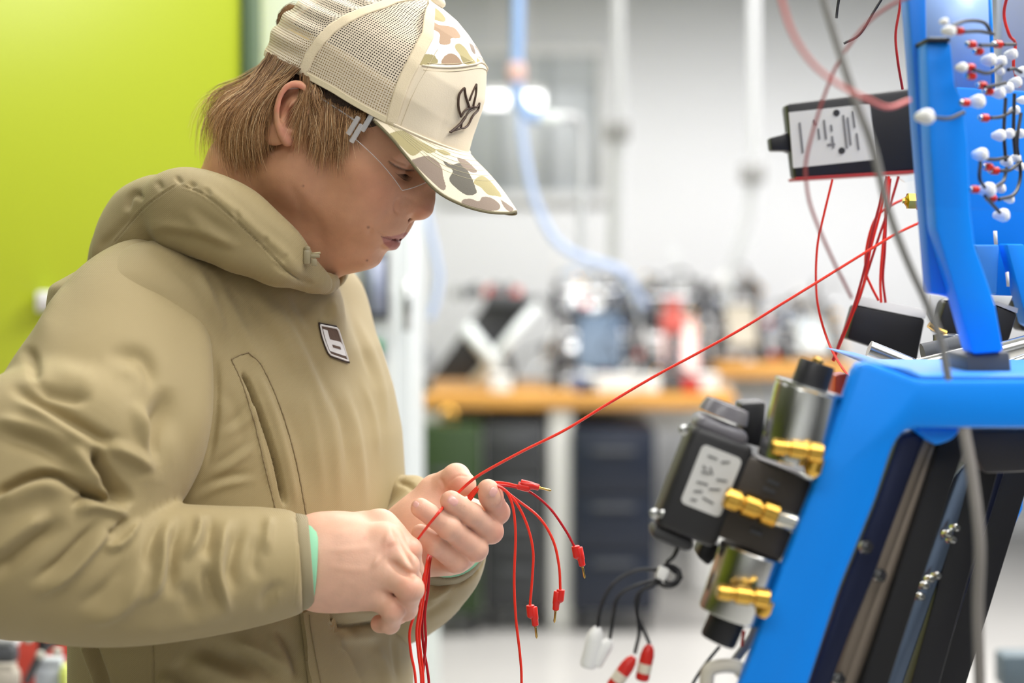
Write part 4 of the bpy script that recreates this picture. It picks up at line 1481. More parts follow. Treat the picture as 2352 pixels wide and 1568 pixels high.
# ---- hood lying round the neck
hfd = Field((-.42, 1.36, 1.33), (-.10, 1.90, 1.56), .0030)
ringN = [(742, 652, 1.520, .009), (702, 630, 1.505, .0125), (634, 584, 1.487, .0170), (560, 528, 1.478, .0235), (490, 482, 1.482, .0255), (415, 462, 1.500, .0235), (352, 478, 1.545, .0215), (330, 498, 1.61, .0200)]
ringF = [(330, 498, 1.61, .0200), (350, 500, 1.68, .022), (440, 520, 1.74, .026), (580, 560, 1.745, .024), (700, 614, 1.69, .018), (744, 618, 1.63, .013), (757, 630, 1.585, .011), (746, 652, 1.54, .010)]
for rg in (ringN, ringF):
    q = spline([(*P(x, y, Y), r) for x, y, Y, r in rg], 26)
    hfd.chain(q[:, :3], q[:, 3], .012, kself=.008)
# cloth of the hood: from the rim down to the seam
for (x, y, Y, r), (x2, y2, Y2, r2) in [((500, 500, 1.484, .020), (470, 552, 1.478, .013)), ((430, 480, 1.50, .022), (400, 530, 1.492, .014)), ((360, 490, 1.545, .022), (335, 545, 1.530, .016)),
                                       ((560, 530, 1.478, .02), (550, 585, 1.470, .010)), ((640, 582, 1.485, .016), (640, 618, 1.475, .009)), ((340, 500, 1.60, .020), (262, 590, 1.60, .016)),
                                       ((330, 510, 1.64, .020), (228, 640, 1.62, .014)), ((325, 500, 1.57, .02), (258, 590, 1.555, .014))]:
    hfd.cone(P(x, y, Y), P(x2, y2, Y2), r, r2, .03)
hfd.ell(P(355, 560, 1.62), (.045, .09, .038), None, .03)
hfd.ell(P(560, 600, 1.62), (.09, .11, .030), None, .03)
hfd.chain([P(640, 440, 1.585), P(560, 640, 1.60)], [.052, .058], .012, 'sub')
hfd.cone(P(730, 560, 1.575), P(650, 660, 1.575), .034, .040, .012, 'sub')
GV, GQ = hfd.mesh()
GV = relax(GV, GQ, 3)
GV, GQ = subdivide(GV, GQ)
GV = relax(GV, GQ, 1)
GV = sculpt(GV, GQ, [
    ([(412, 424), (470, 448), (540, 505), (600, 562), (660, 622), (700, 652)], 3.2, 1.5, 's', .05), ([(258, 560), (300, 510), (345, 465), (405, 424)], 3.0, 1.3, 's', .05),
    ([(440, 412), (520, 470), (590, 530), (650, 580), (700, 640)], 12, 2.2, 'r', .2),
    ([(430, 418), (452, 432)], 6, -2, 'r', .4), ([(470, 430), (486, 456)], 6, -1.8, 'r', .4), ([(540, 480), (548, 508)], 6, -1.8, 'r', .4), ([(612, 540), (606, 566)], 6, -1.6, 'r', .4),
    ([(660, 580), (648, 606)], 5, -1.4, 'r', .4), ([(400, 402), (420, 424)], 5, -2.2, 'r', .4), ([(360, 412), (372, 440)], 7, -2, 'r', .4), ([(310, 440), (330, 462)], 6, -2.5, 'r', .4),
    ([(330, 440), (300, 452), (290, 490)], 8, -3, 'r', .3), ([(330, 540), (380, 530), (470, 545), (560, 580)], 16, -2.5, 'f', .35), ([(420, 470), (480, 520), (560, 570)], 18, 2.0, 'f', .35),
    ([(220, 580), (260, 540), (310, 490)], 10, -2.0, 'r', .3), ([(620, 600), (680, 636), (735, 660)], 7, -2, 'r', .3)], thr=.25)
hood = link('hood', np_mesh('hood', GV, GQ), M_fab, pull)

# seam lines drawn as raised stitching on the torso


def stitch(pts, parent, bv, r=.0005, lift=.0005, n=90, m=None):
    q = []
    for x, y in spline(pts, n):
        p_, n_ = hit(bv, x, y)
        if p_ is not None:
            q.append(p_ + n_ * lift)
    if len(q) > 4:
        MB().tube(np.array(q), r, 6).build('seam', m or M_seam, parent)


stitch([(531, 825), (556, 880), (584, 970), (608, 1070), (632, 1166)], torso, torso_bvh)
stitch([(531, 825), (548, 816), (570, 809)], torso, torso_bvh)
stitch([(570, 809), (602, 842), (642, 930), (678, 1050), (705, 1190)], torso, torso_bvh)

# chest patch
M_patch = mat('patch_brown', lin(104, 84, 72), rough=.85, bump=(700, .0006))
M_white = mat('thread_white', lin(236, 234, 232), rough=.7, bump=(900, .0003))
M_dkth = mat('thread_dark', lin(52, 40, 36), rough=.8)


def on_torso(x, y, lift):
    p_, n_ = hit(torso_bvh, x, y, 1.5)
    return p_ + n_ * lift


def draped(name, poly, lift, m, parent, n=14, thick=.0006):
    """a thin piece of cloth with the outline poly lying on the torso"""
    poly = np.array(poly, float)
    bm = bmesh.new()
    vs = [bm.verts.new((x, y, 0)) for x, y in poly]
    bm.faces.new(vs)
    bmesh.ops.triangulate(bm, faces=bm.faces)
    for _ in range(3):
        bmesh.ops.subdivide_edges(bm, edges=[e for e in bm.edges if e.calc_length() > n], cuts=1)
        bmesh.ops.triangulate(bm, faces=bm.faces)
    top = {v: bm.verts.new((v.co.x, v.co.y, 1)) for v in list(bm.verts)}
    for f in list(bm.faces):
        bm.faces.new([top[v] for v in f.verts])
    for e in [e for e in bm.edges if len(e.link_faces) == 1 and e.verts[0] in top and e.verts[1] in top]:
        bm.faces.new([e.verts[0], e.verts[1], top[e.verts[1]], top[e.verts[0]]])
    for v in bm.verts:
        v.co = Vector(on_torso(v.co.x, v.co.y, lift if v.co.z > .5 else lift - thick))
    return link(name, bm_mesh(name, bm), m, parent, False)


# outline read off the patch: bent along the fold under it
PT = lambda u, v: (731 + 42 * u + 22 * v - 2 * math.sin(math.pi * v) * (1 - u) * 1.5 + (4 * u * v), 742.5 + 8 * u + 73 * v + 6 * u * v + 3 * v * u)


def pt_line(a, b, n=8):
    return [PT(a[0] + (b[0] - a[0]) * i / n, a[1] + (b[1] - a[1]) * i / n) for i in range(n)]


def pt_poly(corners):
    out = []
    for i in range(len(corners)):
        out += pt_line(corners[i], corners[(i + 1) % len(corners)])
    return out


patch = draped('chest_patch', pt_poly([(0, 0), (.9, 0), (1, .08), (1, 1), (.08, 1), (0, .92)]), .0012, M_patch, torso, 8)
for cs2 in ([(.04, .04), (.9, .04), (.965, .1), (.965, .965), (.1, .965), (.04, .9)],):
    pts = np.array([on_torso(x, y, .0016) for x, y in pt_poly(cs2 + cs2[:1])[:-8] + [PT(*cs2[0])]])
    MB().tube(pts, .00085, 8).build('patch_border', M_white, patch)
pts = np.array([on_torso(x, y, .0012) for x, y in pt_poly([(-.01, -.02), (.92, -.02), (1.01, .07), (1.01, 1.01), (.07, 1.02), (-.01, .93), (-.01, -.02)])])
MB().tube(pts, .0006, 6).build('patch_edge', M_dkth, patch)
# the letter b in white: stem, bowl with a slot
draped('patch_letter', pt_poly([(.14, .15), (.36, .17), (.36, .44), (.86, .44), (.93, .52), (.93, .84), (.14, .84)]), .0018, M_white, patch, 6)
draped('patch_letter_slot', pt_poly([(.38, .60), (.75, .60), (.75, .68), (.38, .68)]), .0022, M_patch, patch, 6)

# cord lock at the neck
M_olive = mat('olive_plastic', lin(150, 138, 108), rough=.35, spec=.6)
cl = MB()
c0 = (lambda r_: r_[0] + V3((0, -.004, 0)))(hit(bvh_np(GV, GQ), 707, 590, 1.49))
cl.box(c0, (.0062, .006, .0125), None, .0018)
cl.lathe(c0 + V3((0, 0, .006)), (0, 0, 1), [(0, .0026), (.002, .0026), (.003, .0018)], 14)
cl.box(c0 + V3((.006, 0, -.0045)), (.0045, .0045, .006), None, .0008)
cl.box(c0 + V3((.0065, 0, .0008)), (.008, .0042, .003), None, .0008)
cordlock = cl.build('cord_lock', M_olive, hood)
M_cord = mat('cord', lin(176, 162, 128), rough=.7)
MB().tube([c0 + V3((-.003, 0, .001)), c0 + V3((-.0085, -.001, .003)), c0 + V3((-.0095, 0, -.001)), c0 + V3((-.003, 0, -.004))], .0009, 8, n=16).build('cord', M_cord, cordlock)
MB().tube([c0 + V3((.003, 0, .0025)), c0 + V3((.011, 0, .0035))], .0010, 8).build('cord', M_cord, cordlock)

# flap of the front pocket with its stitched corner
fl = draped('pocket_flap', [(684, 1404), (700, 1396), (740, 1393), (743, 1420), (762, 1450), (784, 1500), (812, 1568), (840, 1640), (712, 1640), (704, 1568), (694, 1480)], .009, M_fab, torso, 16, .006)
stitch([(697, 1408), (702, 1450), (714, 1520), (722, 1568)], fl, torso_bvh, .0005, .0095)

# trousers and shoes (below the frame)
M_trs = mat('dark_trousers', lin(46, 48, 54), rough=.85, noise=(40, .1))
tr = Field((-.60, 1.30, .0), (.05, 1.95, 1.05), .010)
for s in (1, -1):
    h0 = hip + TRT * .085 * s
    kn_ = h0 + TFW * .03 + V3((0, 0, -.42))
    an_ = kn_ + V3((0, 0, -.385)) - TFW * .03
    tr.chain([h0, kn_, an_], [.098, .074, .062], .03, kself=.01)
tr.ell(hip + V3((0, 0, .0)), (.15, .12, .11), np.array([TRT, TFW, [0, 0, 1]]), .03)
tv, tq = tr.mesh()
link('trousers', np_mesh('trousers', relax(tv, tq, 3), tq), M_trs, person)
M_shoe = mat('shoe_leather', lin(70, 55, 42), rough=.6)
for s in (1, -1):
    h0 = hip + TRT * .085 * s
    a0 = V3((h0[0], h0[1], 0))
    sh = Field(a0 - [.2, .2, .0], a0 + [.22, .2, .14], .006)
    sh.v[:] = .06
    sh.cone(a0 - TFW * .055 + V3((0, 0, .045)), a0 + TFW * .13 + V3((0, 0, .036)), .043, .038, .01)
    sh.cone(a0 - TFW * .03 + V3((0, 0, .05)), a0 - TFW * .03 + V3((0, 0, .10)), .042, .045, .02)
    sh.v = np.maximum(sh.v, (.004 - (sh.lo[2] + sh.h * np.arange(sh.n[2])))[None, None, :].astype(np.float32))
    tv, tq = sh.mesh()
    link('shoe', np_mesh('shoe', relax(tv, tq, 1), tq), M_shoe, person)

# ================================================================ cap
CB = np.array([.0226, .034, .049, .066, .080, .093, .106, .118, .127, .134, .139, .1425])
CAF = np.interp(CB, [.0226, .045, .066, .093, .1196, .1273, .1376, .1417, .1425], [.131, .128, .123, .1152, .101, .088, .065, .046, .034])
CAB = np.interp(CB, [.0226, .034, .049, .075, .092, .110, .127, .137, .1425], [-.072, -.076, -.0785, -.074, -.062, -.044, -.022, .000, .022])
CW = np.interp(CB, [.0226, .037, .067, .092, .110, .125, .137, .1425], [.083, .0835, .083, .0745, .063, .047, .026, .006])


def cap_bot(th):
    c = np.cos(th)
    return np.where(c > 0, .036 + .009 * c ** 1.5 * 1.0, .036 - .0134 * np.abs(c) ** 1.2)


def cap_pt(th, v, off=0.0):
    """th azimuth (0 front, + towards his right), v 0 at the edge .. 1 at the button"""
    th, v = np.broadcast_arrays(np.asarray(th, float), np.asarray(v, float))
    b = cap_bot(th) + (.1425 - cap_bot(th)) * np.sin(v * np.pi / 2) ** 1.0
    af, ab, w_ = np.interp(b, CB, CAF), np.interp(b, CB, CAB), np.interp(b, CB, CW)
    ac, L = (af + ab) / 2, (af - ab) / 2
    c, s = np.cos(th), np.sin(th)
    e = np.where(c > 0, .88, 1.0)          # the front is a little squarer
    a = ac + (L + off) * np.sign(c) * np.abs(c) ** e
    s_ = (w_ + off) * np.sign(s) * np.abs(s) ** e
    # a slight sag of the mesh behind the stiff front
    return HO + a[..., None] * HF + (b + off * np.sin(v * np.pi / 2))[..., None] * HU + s_[..., None] * HS


cap = empty('cap', (0, 0, 0))
cap.parent = person
cap.location = Vector(hd(.03, .09)) - person.location


def cap_grid(name, t0, t1, v0, v1, nt, nv, m, parent, off=0.0, thick=.0012, fn=None, colfn=None, uv=False):
    """a piece of the crown between two azimuths; t0,t1 may be functions of v"""
    f0 = t0 if callable(t0) else (lambda v: t0)
    f1 = t1 if callable(t1) else (lambda v: t1)
    g0 = v0 if callable(v0) else (lambda t: v0 + 0 * t)
    g1 = v1 if callable(v1) else (lambda t: v1 + 0 * t)
    fr = np.linspace(0, 1, nv)[:, None]
    v = np.linspace(float(np.mean(g0(np.zeros(1)))), float(np.mean(g1(np.zeros(1)))), nv)
    TH = np.array([np.linspace(f0(q), f1(q), nt) for q in v])
    for _ in range(3):
        VV = g0(TH) + (g1(TH) - g0(TH)) * fr
        lim0 = np.array([f0(q) for q in VV[:, 0]])[:, None]
        lim1 = np.array([f1(q) for q in VV[:, -1]])[:, None]
        TH = lim0 + (lim1 - lim0) * np.linspace(0, 1, nt)[None]
    o = off + (fn(TH, VV) if fn else 0)
    A = cap_pt(TH, VV, o)
    Bk = cap_pt(TH, VV, o - thick)
    n = nt * nv
    i = np.arange(n).reshape(nv, nt)
    q = np.stack([i[:-1, :-1], i[:-1, 1:], i[1:, 1:], i[1:, :-1]], -1).reshape(-1, 4)
    if thick > 0:
        loop = np.r_[i[0, :], i[1:, -1], i[-1, -2::-1], i[-2:0:-1, 0]]
        l2 = np.roll(loop, -1)
        side = np.stack([l2, loop, loop + n, l2 + n], 1)
        Fq = np.vstack([q, q[:, ::-1] + n, side])
        V = np.vstack([A.reshape(-1, 3), Bk.reshape(-1, 3)])
    else:
        V, Fq = A.reshape(-1, 3), q
    me = np_mesh(name, V, Fq)
    if colfn is not None:
        set_col(me, colfn(V))
    if uv:
        du = np.linalg.norm(np.diff(A, axis=1), axis=2).cumsum(1)
        U = np.concatenate([np.zeros((nv, 1)), du], 1)
        U = U - U[:, nt // 2][:, None]
        Wd = np.linalg.norm(np.diff(A, axis=0), axis=2).cumsum(0)
        W_ = np.concatenate([np.zeros((1, nt)), Wd], 0)
        a = me.attributes.new('cloth', 'FLOAT_VECTOR', 'POINT')
        d = np.stack([U.ravel(), W_.ravel(), np.zeros(n)], 1)
        if thick > 0:
            d = np.vstack([d, d])
        a.data.foreach_set('vector', d.astype(np.float32).ravel())
    return link(name, me, m, parent)


CREAM, WHT = np.array(lin(232, 218, 192)), np.array(lin(250, 244, 232))
CAMO_TAN, CAMO_OLV, CAMO_GRY, CAMO_BRN = lin(180, 152, 126), lin(178, 166, 122), lin(112, 108, 98), lin(150, 134, 120)
# printed shapes on the upper front, read where they show (the print repeats on the far side)
crown_blobs = [
    ([(972, 10), (1000, 18), (1022, 40), (1020, 50), (1000, 46), (970, 32), (957, 28), (958, 10)], CAMO_OLV),
    ([(974, 46), (988, 44), (1006, 56), (1030, 60), (1046, 66), (1058, 84), (1050, 88), (1036, 88), (1034, 100), (1020, 103), (1009, 98), (1010, 78), (996, 68), (980, 60)], CAMO_TAN),
    ([(952, 70), (962, 66), (976, 70), (988, 84), (988, 98), (976, 108), (962, 108), (949, 100), (946, 86)], CAMO_GRY),
    ([(1046, 102), (1056, 100), (1070, 112), (1080, 128), (1092, 142), (1090, 148), (1066, 146), (1056, 126), (1046, 112)], CAMO_OLV),
    ([(938, 124), (990, 125), (1001, 132), (1002, 146), (938, 148)], CAMO_OLV),
    ([(1020, 130), (1032, 123), (1046, 126), (1057, 138), (1058, 148), (1016, 148)], CAMO_TAN),
    ([(1078, 98), (1088, 106), (1092, 124), (1084, 118)], CAMO_BRN), ([(953, 52), (961, 51), (962, 60), (954, 62)], CAMO_TAN),
    ([(1096, 132), (1104, 142), (1104, 150), (1096, 146)], CAMO_OLV)]
brim_blobs = [
    ([(895, 306), (925, 300), (960, 322), (1001, 344), (984, 352), (970, 345), (958, 354), (945, 357), (925, 340)], CAMO_OLV),
    ([(946, 367), (978, 358), (1000, 366), (1014, 384), (1018, 405), (1024, 430), (1015, 436), (985, 410), (960, 385)], CAMO_BRN),
    ([(1018, 368), (1036, 378), (1060, 375), (1078, 398), (1090, 425), (1094, 444), (1070, 447), (1040, 425), (1032, 410), (1040, 392), (1024, 380)], CAMO_GRY),
    ([(1050, 362), (1070, 368), (1088, 384), (1096, 394), (1084, 396), (1064, 384)], CAMO_BRN),
    ([(1098, 406), (1110, 404), (1130, 420), (1152, 450), (1140, 450), (1120, 446), (1104, 430), (1088, 420)], CAMO_OLV),
    ([(1064, 458), (1080, 456), (1100, 462), (1108, 452), (1130, 455), (1148, 470), (1144, 482), (1120, 484), (1090, 478), (1062, 468)], CAMO_BRN),
    ([(1150, 458), (1165, 468), (1180, 480), (1172, 486), (1160, 478)], CAMO_BRN),
    ([(1000, 342), (1020, 345), (1036, 354), (1020, 356)], CAMO_OLV)]


def smoothpoly(p, n=5):
    p = np.array(p + p[:2], float)
    return spline(p, n * len(p))[:-n]


def print_cols(V, blobs, base, mirror=True):
    """colour every point of the cloth with the printed shape that covers it"""
    L = hl(V)
    L2 = L.copy()
    L2[:, 2] = np.abs(L2[:, 2])
    Q = topx(HO + L2 @ HR)
    Cc = np.tile(np.asarray(base), (len(V), 1))
    for p, c in blobs:
        Cc[inside(Q, smoothpoly(p))] = c
    return Cc


R_ = math.radians
TH1 = lambda v: R_(np.interp(v, [0, .45, .75, 1], [60, 66, 74, 84]))


def cloth_mat(name, attr=None, col=(.8, .8, .8), sc=2600.0, dist=.00012, rough=.85):
    m = mat(name, col, rough=rough, spec=.25, attr=attr, sheen=.05)
    nt = m.node_tree
    tc = nt.nodes['Texture Coordinate']
    w_ = nt.nodes.new('ShaderNodeTexNoise')
    w_.inputs['Scale'].default_value = sc * .4
    nt.links.new(tc.outputs['Object'], w_.inputs['Vector'])
    bp = nt.nodes.new('ShaderNodeBump')
    bp.inputs['Distance'].default_value = dist
    nt.links.new(w_.outputs['Fac'], bp.inputs['Height'])
    nt.links.new(bp.outputs[0], nt.nodes['Principled BSDF'].inputs['Normal'])
    return m


M_cap = cloth_mat('cap_twill', None, CREAM)
M_print = cloth_mat('cap_print', 'col')
M_tape = cloth_mat('seam_tape', None, lin(232, 216, 184), 2600, .00025)
M_sweat = mat('sweat_band', lin(226, 200, 150), rough=.8, noise=(120, .08))


def mesh_mat():
    m = mat('net_cloth', lin(222, 208, 184), rough=.6, spec=.4)
    nt = m.node_tree
    at = nt.nodes.new('ShaderNodeAttribute')
    at.attribute_name = 'cloth'
    sp = nt.nodes.new('ShaderNodeSeparateXYZ')
    nt.links.new(at.outputs['Vector'], sp.inputs[0])
    res = []
    for ax, per, half in (('X', .0023, .27), ('Y', .0023, .24)):
        a = nt.nodes.new('ShaderNodeMath')
        a.operation = 'MULTIPLY'
        nt.links.new(sp.outputs[ax], a.inputs[0])
        a.inputs[1].default_value = 1 / per
        f = nt.nodes.new('ShaderNodeMath')
        f.operation = 'PINGPONG'
        nt.links.new(a.outputs[0], f.inputs[0])
        f.inputs[1].default_value = .5
        g = nt.nodes.new('ShaderNodeMath')
        g.operation = 'LESS_THAN'
        nt.links.new(f.outputs[0], g.inputs[0])
        g.inputs[1].default_value = half
        res.append(g)
    mu = nt.nodes.new('ShaderNodeMath')
    mu.operation = 'MULTIPLY'
    nt.links.new(res[0].outputs[0], mu.inputs[0])
    nt.links.new(res[1].outputs[0], mu.inputs[1])
    iv = nt.nodes.new('ShaderNodeMath')
    iv.operation = 'SUBTRACT'
    iv.inputs[0].default_value = 1
    nt.links.new(mu.outputs[0], iv.inputs[1])
    nt.links.new(iv.outputs[0], nt.nodes['Principled BSDF'].inputs['Alpha'])
    return m


M_net = mesh_mat()


def VSF(T, d=0.0):      # height of the seam across the front
    bs = .1205 - .0335 * np.abs(np.sin(T)) ** 2 + d
    bo = cap_bot(T)
    return np.arcsin(np.clip((bs - bo) / (.1425 - bo), 0, 1)) * 2 / np.pi



cap_grid('front_panel', lambda v: -TH1(v), TH1, 0, VSF, 60, 40, M_cap, cap, 0, .0015,
         fn=lambda T, v: -.0015 * np.exp(-((v - .12) / .1) ** 2) * np.cos(T) + .0012 * np.sin(T * 9) * np.exp(-((v - .2) / .15) ** 2) * (np.abs(T) > .5))
cap_grid('front_panel', lambda v: -TH1(v), TH1, VSF, .985, 360, 220, M_print, cap, 0, .0015, colfn=lambda V: print_cols(V, crown_blobs, WHT)).name = 'printed_panel'
# sides and back in net cloth
ribs = lambda T, v: .0011 * np.sin(v * 62 + np.sin(T * 3)) * np.clip((np.abs(T) - R_(112)) / .1, 0, 1) * (v < .8)
dent = lambda T, v: -.004 * np.exp(-((v - .62) / .16) ** 2 - ((np.abs(T) - R_(84)) / .22) ** 2)
for s in (1, -1):
    cap_grid('net_panel', lambda v: s * TH1(v), s * R_(110), 0, .98, 60, 60, M_net, cap, 0, 0, fn=dent, uv=True)
    cap_grid('net_panel', s * R_(110), s * R_(180), 0, .98, 60, 90, M_net, cap, 0, 0, fn=ribs, uv=True)
    # seam tapes
    cap_grid('seam_tape', lambda v: s * (TH1(v) - .03 / max(.25, 1 - v) ** .6), lambda v: s * (TH1(v) + .07 / max(.25, 1 - v) ** .6), 0, .97, 8, 50, M_tape, cap, .0008, .0012)
    cap_grid('seam_tape', lambda v: s * (R_(110) - .045 / max(.25, 1 - v) ** .6), lambda v: s * (R_(110) + .045 / max(.25, 1 - v) ** .6), 0, .97, 8, 50, M_tape, cap, .0008, .0012)
cap_grid('sweat_band', R_(60), R_(300), 0, .21, 160, 14, M_sweat, cap, -.0012, .001, fn=lambda T, v: .0004 * np.sin(v * 150))
cap_grid('edge_band', R_(60), R_(300), 0, .03, 160, 8, cloth_mat('edge_band', None, lin(226, 212, 178), 2500, .0002), cap, .0007, .0016)
# stitched seam across the front, and rows of stitching
def cap_line(th0, th1, v0, v1, r, m, name, off=.0006, n=80, parent=None):
    t = np.linspace(0, 1, n)
    th = th0 + (th1 - th0) * t
    MB().tube(cap_pt(th, v0(th) if callable(v0) else v0 + (v1 - v0) * t, off), r, 6).build(name, m, parent or cap)


cap_line(R_(-62), R_(61), VSF, 0, .0009, M_cap, 'seam', .0004)
M_st = mat('cream_thread', lin(210, 194, 162), rough=.8)
cap_line(R_(-60), R_(59), lambda T: VSF(T, -.0035), 0, .00025, M_st, 'stitching', .0002)
cap_line(R_(-60), R_(59), lambda T: VSF(T, .003), 0, .00025, mat('light_thread', lin(225, 214, 180), rough=.8), 'stitching', .0002)
cap_line(R_(56), R_(58), .02, .5, .00025, M_st, 'stitching', .0002)
cap_line(R_(-60), R_(60), .012, .012, .0012, M_cap, 'seam', .0002)
MB().sphere(hd(.034, .1445), (.0085, .0075, .005), HR[[0, 2, 1]]).build('button', M_cap, cap)

# brim
OUT = np.array([(0, .194, .030), (.015, .1915, .0262), (.033, .180, .0197), (.048, .161, .0147), (.062, .138, .0150), (.073, .1045, .0265), (.0775, .088, .0325), (.0785, .066, .0370)])
o2 = spline(OUT[:, [1, 2, 0]], 200)            # a, b, s from the centre of the brim to its corner
nb, nw = 521, 190
tt = np.linspace(-1, 1, nb)
oa = np.stack([np.interp(np.abs(tt), np.linspace(0, 1, 200), o2[:, k]) for k in range(3)], 1)
oa[:, 2] *= np.sign(tt)
thb = tt * R_(63)
inn = hl(cap_pt(thb, 0.015 + 0 * thb, -.0006))
wv = np.linspace(0, 1, nw)
G = inn[None] * (1 - wv)[:, None, None] + oa[None] * wv[:, None, None]
G[..., 1] += (.0035 * np.sin(wv * np.pi))[:, None] * (1 - np.abs(tt))[None]
top = HO + G @ HR
G2 = G.copy()
G2[..., 1] -= .0026
bt = HO + G2 @ HR
n = nb * nw
i = np.arange(n).reshape(nw, nb)
q = np.stack([i[:-1, :-1], i[:-1, 1:], i[1:, 1:], i[1:, :-1]], -1).reshape(-1, 4)
loop = np.r_[i[0, :], i[1:, -1], i[-1, -2::-1], i[-2:0:-1, 0]]
l2 = np.roll(loop, -1)
V = np.vstack([top.reshape(-1, 3), bt.reshape(-1, 3)])
me = np_mesh('brim', V, np.vstack([q, q[:, ::-1] + n, np.stack([l2, loop, loop + n, l2 + n], 1)]))
Cb = print_cols(V, brim_blobs, lin(240, 226, 198))
Cb[n:] = lin(92, 84, 62)
set_col(me, Cb)
brim = link('brim', me, M_print, cap)
M_bst = mat('brim_thread', lin(206, 196, 160), rough=.8)
for wq in (.10, .19, .28, .37, .46, .55):
    L = inn * (1 - wq) + oa * wq
    L[:, 1] += .0035 * math.sin(wq * math.pi) * (1 - np.abs(tt)) + .0001
    MB().tube((HO + L @ HR)[12:-12:6], .0002, 5).build('stitching', M_bst, brim)
MB().tube((HO + (oa + [0, -.0016, 0]) @ HR)[::6], .0013, 8).build('brim_edge', mat('brim_edge', lin(120, 112, 84), rough=.8), brim)

# embroidered bird outline on the front
cap_bvh = BVHTree.FromPolygons([Vector(v) for v in cap_pt(*np.meshgrid(np.linspace(R_(-60), R_(60), 80), np.linspace(0, .75, 40)), .0).reshape(-1, 3)],
                               [(j * 80 + k, j * 80 + k + 1, (j + 1) * 80 + k + 1, (j + 1) * 80 + k) for j in range(39) for k in range(79)])
M_emb = mat('embroidery', lin(74, 54, 42), rough=.6)
bird = empty('bird_embroidery', (0, 0, 0))
bird.parent = cap
bird.location = Vector(P(1070, 250, 1.5)) - wloc(cap)
for pts, r in [([(1068, 268), (1055, 285), (1034, 303)], .0012), ([(1032, 303), (1042, 299), (1056, 295)], .0009), ([(1058, 268), (1052, 245), (1053, 220), (1060, 207), (1066, 202)], .0011), ([(1066, 202), (1069, 222), (1077, 246)], .0011),
               ([(1058, 268), (1068, 252), (1085, 245), (1093, 246)], .0009), ([(1077, 231), (1085, 210), (1093, 193)], .0009), ([(1093, 193), (1092, 215), (1086, 243)], .0010),
               ([(1056, 294), (1066, 293), (1075, 285), (1085, 265), (1097, 252), (1100, 236)], .0010), ([(1093, 246), (1097, 242), (1100, 236)], .0008), ([(1068, 268), (1060, 280), (1058, 292)], .0009), ([(1068, 268), (1076, 256), (1088, 249)], .0008)]:
    q = []
    for x, y in spline(pts, 14):
        p_, n_ = hit(cap_bvh, x, y)
        if p_ is not None:
            n_ = n_ if n_ @ HF > 0 else -n_
            q.append(p_ + n_ * .0006)
    if len(q) > 3:
        MB().tube(np.array(q), r, 6).build('thread_line', M_emb, bird)

# ================================================================ glasses
M_lens = glass('clear_lens', (.97, .98, .99), .04, 1.55, .95)
M_clr = mat('clear_plastic', (.88, .90, .92), rough=.12, alpha=.34, spec=.9)
gl = empty('safety_glasses', (0, 0, 0))
gl.parent = person
gl.location = Vector(hd(.1, .01)) - person.location


def lens_pt(s, h_):
    """s sideways, h_ 0 low edge .. 1 top"""
    a = .010 + .119 * (1 - np.abs(s / .0785) ** 2.6) ** (1 / 2.6)
    low = np.interp(abs(s), [0, .012, .022, .035, .048, .060, .0745], [.030, .025, .018, .007, -.005, .003, .013])
    hi = np.interp(abs(s), [0, .03, .06, .0745], [.040, .043, .040, .032])
    return hd(a - .004 * (1 - h_), low + (hi - low) * h_, s)


ns, nh = 61, 9
for th_ in (0,):
    V = np.array([[lens_pt(s, h_) for s in np.linspace(-.0745, .0745, ns)] for h_ in np.linspace(0, 1, nh)])
    ctr = hd(.02, .02)
    nrm = V - ctr
    nrm /= np.linalg.norm(nrm, axis=2)[..., None]
    i = np.arange(ns * nh).reshape(nh, ns)
    q = np.stack([i[:-1, :-1], i[:-1, 1:], i[1:, 1:], i[1:, :-1]], -1).reshape(-1, 4)
    link('lens', np_mesh('lens', V.reshape(-1, 3), q), M_lens, gl)
edge = np.array([lens_pt(s, 0) for s in np.linspace(-.0745, .0745, 90)])
MB().tube(edge, .0004, 6).build('lens_rim', M_clr, gl)
for s in (1, -1):
    tp = MB()
    tp.tube([hd(.054, .026, .0765 * s), hd(.034, .026, .0755 * s), hd(.0, .024, .0765 * s), hd(-.02, .012, .078 * s)], .0018, 8, n=14, flat=.5)
    arm = tp.build('temple', M_clr, gl)
    for k, (a, b) in enumerate([(.046, .024), (.052, .020), (.055, .033)]):
        MB().box(hd(a + .008, b - .002, .0785 * s), (.0045, .018, .003), HR, .001).build('hinge_block', M_clr, arm)
for s in (1, -1):
    MB().tube([hd(.112, .012, .010 * s), hd(.108, .003, .014 * s), hd(.106, -.004, .017 * s)], .002, 8, n=8).build('nose_pad', M_clr, gl)

# ================================================================ hair
rnd = np.random.RandomState(11)
M_hair = mat('hair', rough=.42, spec=.45, attr='col')


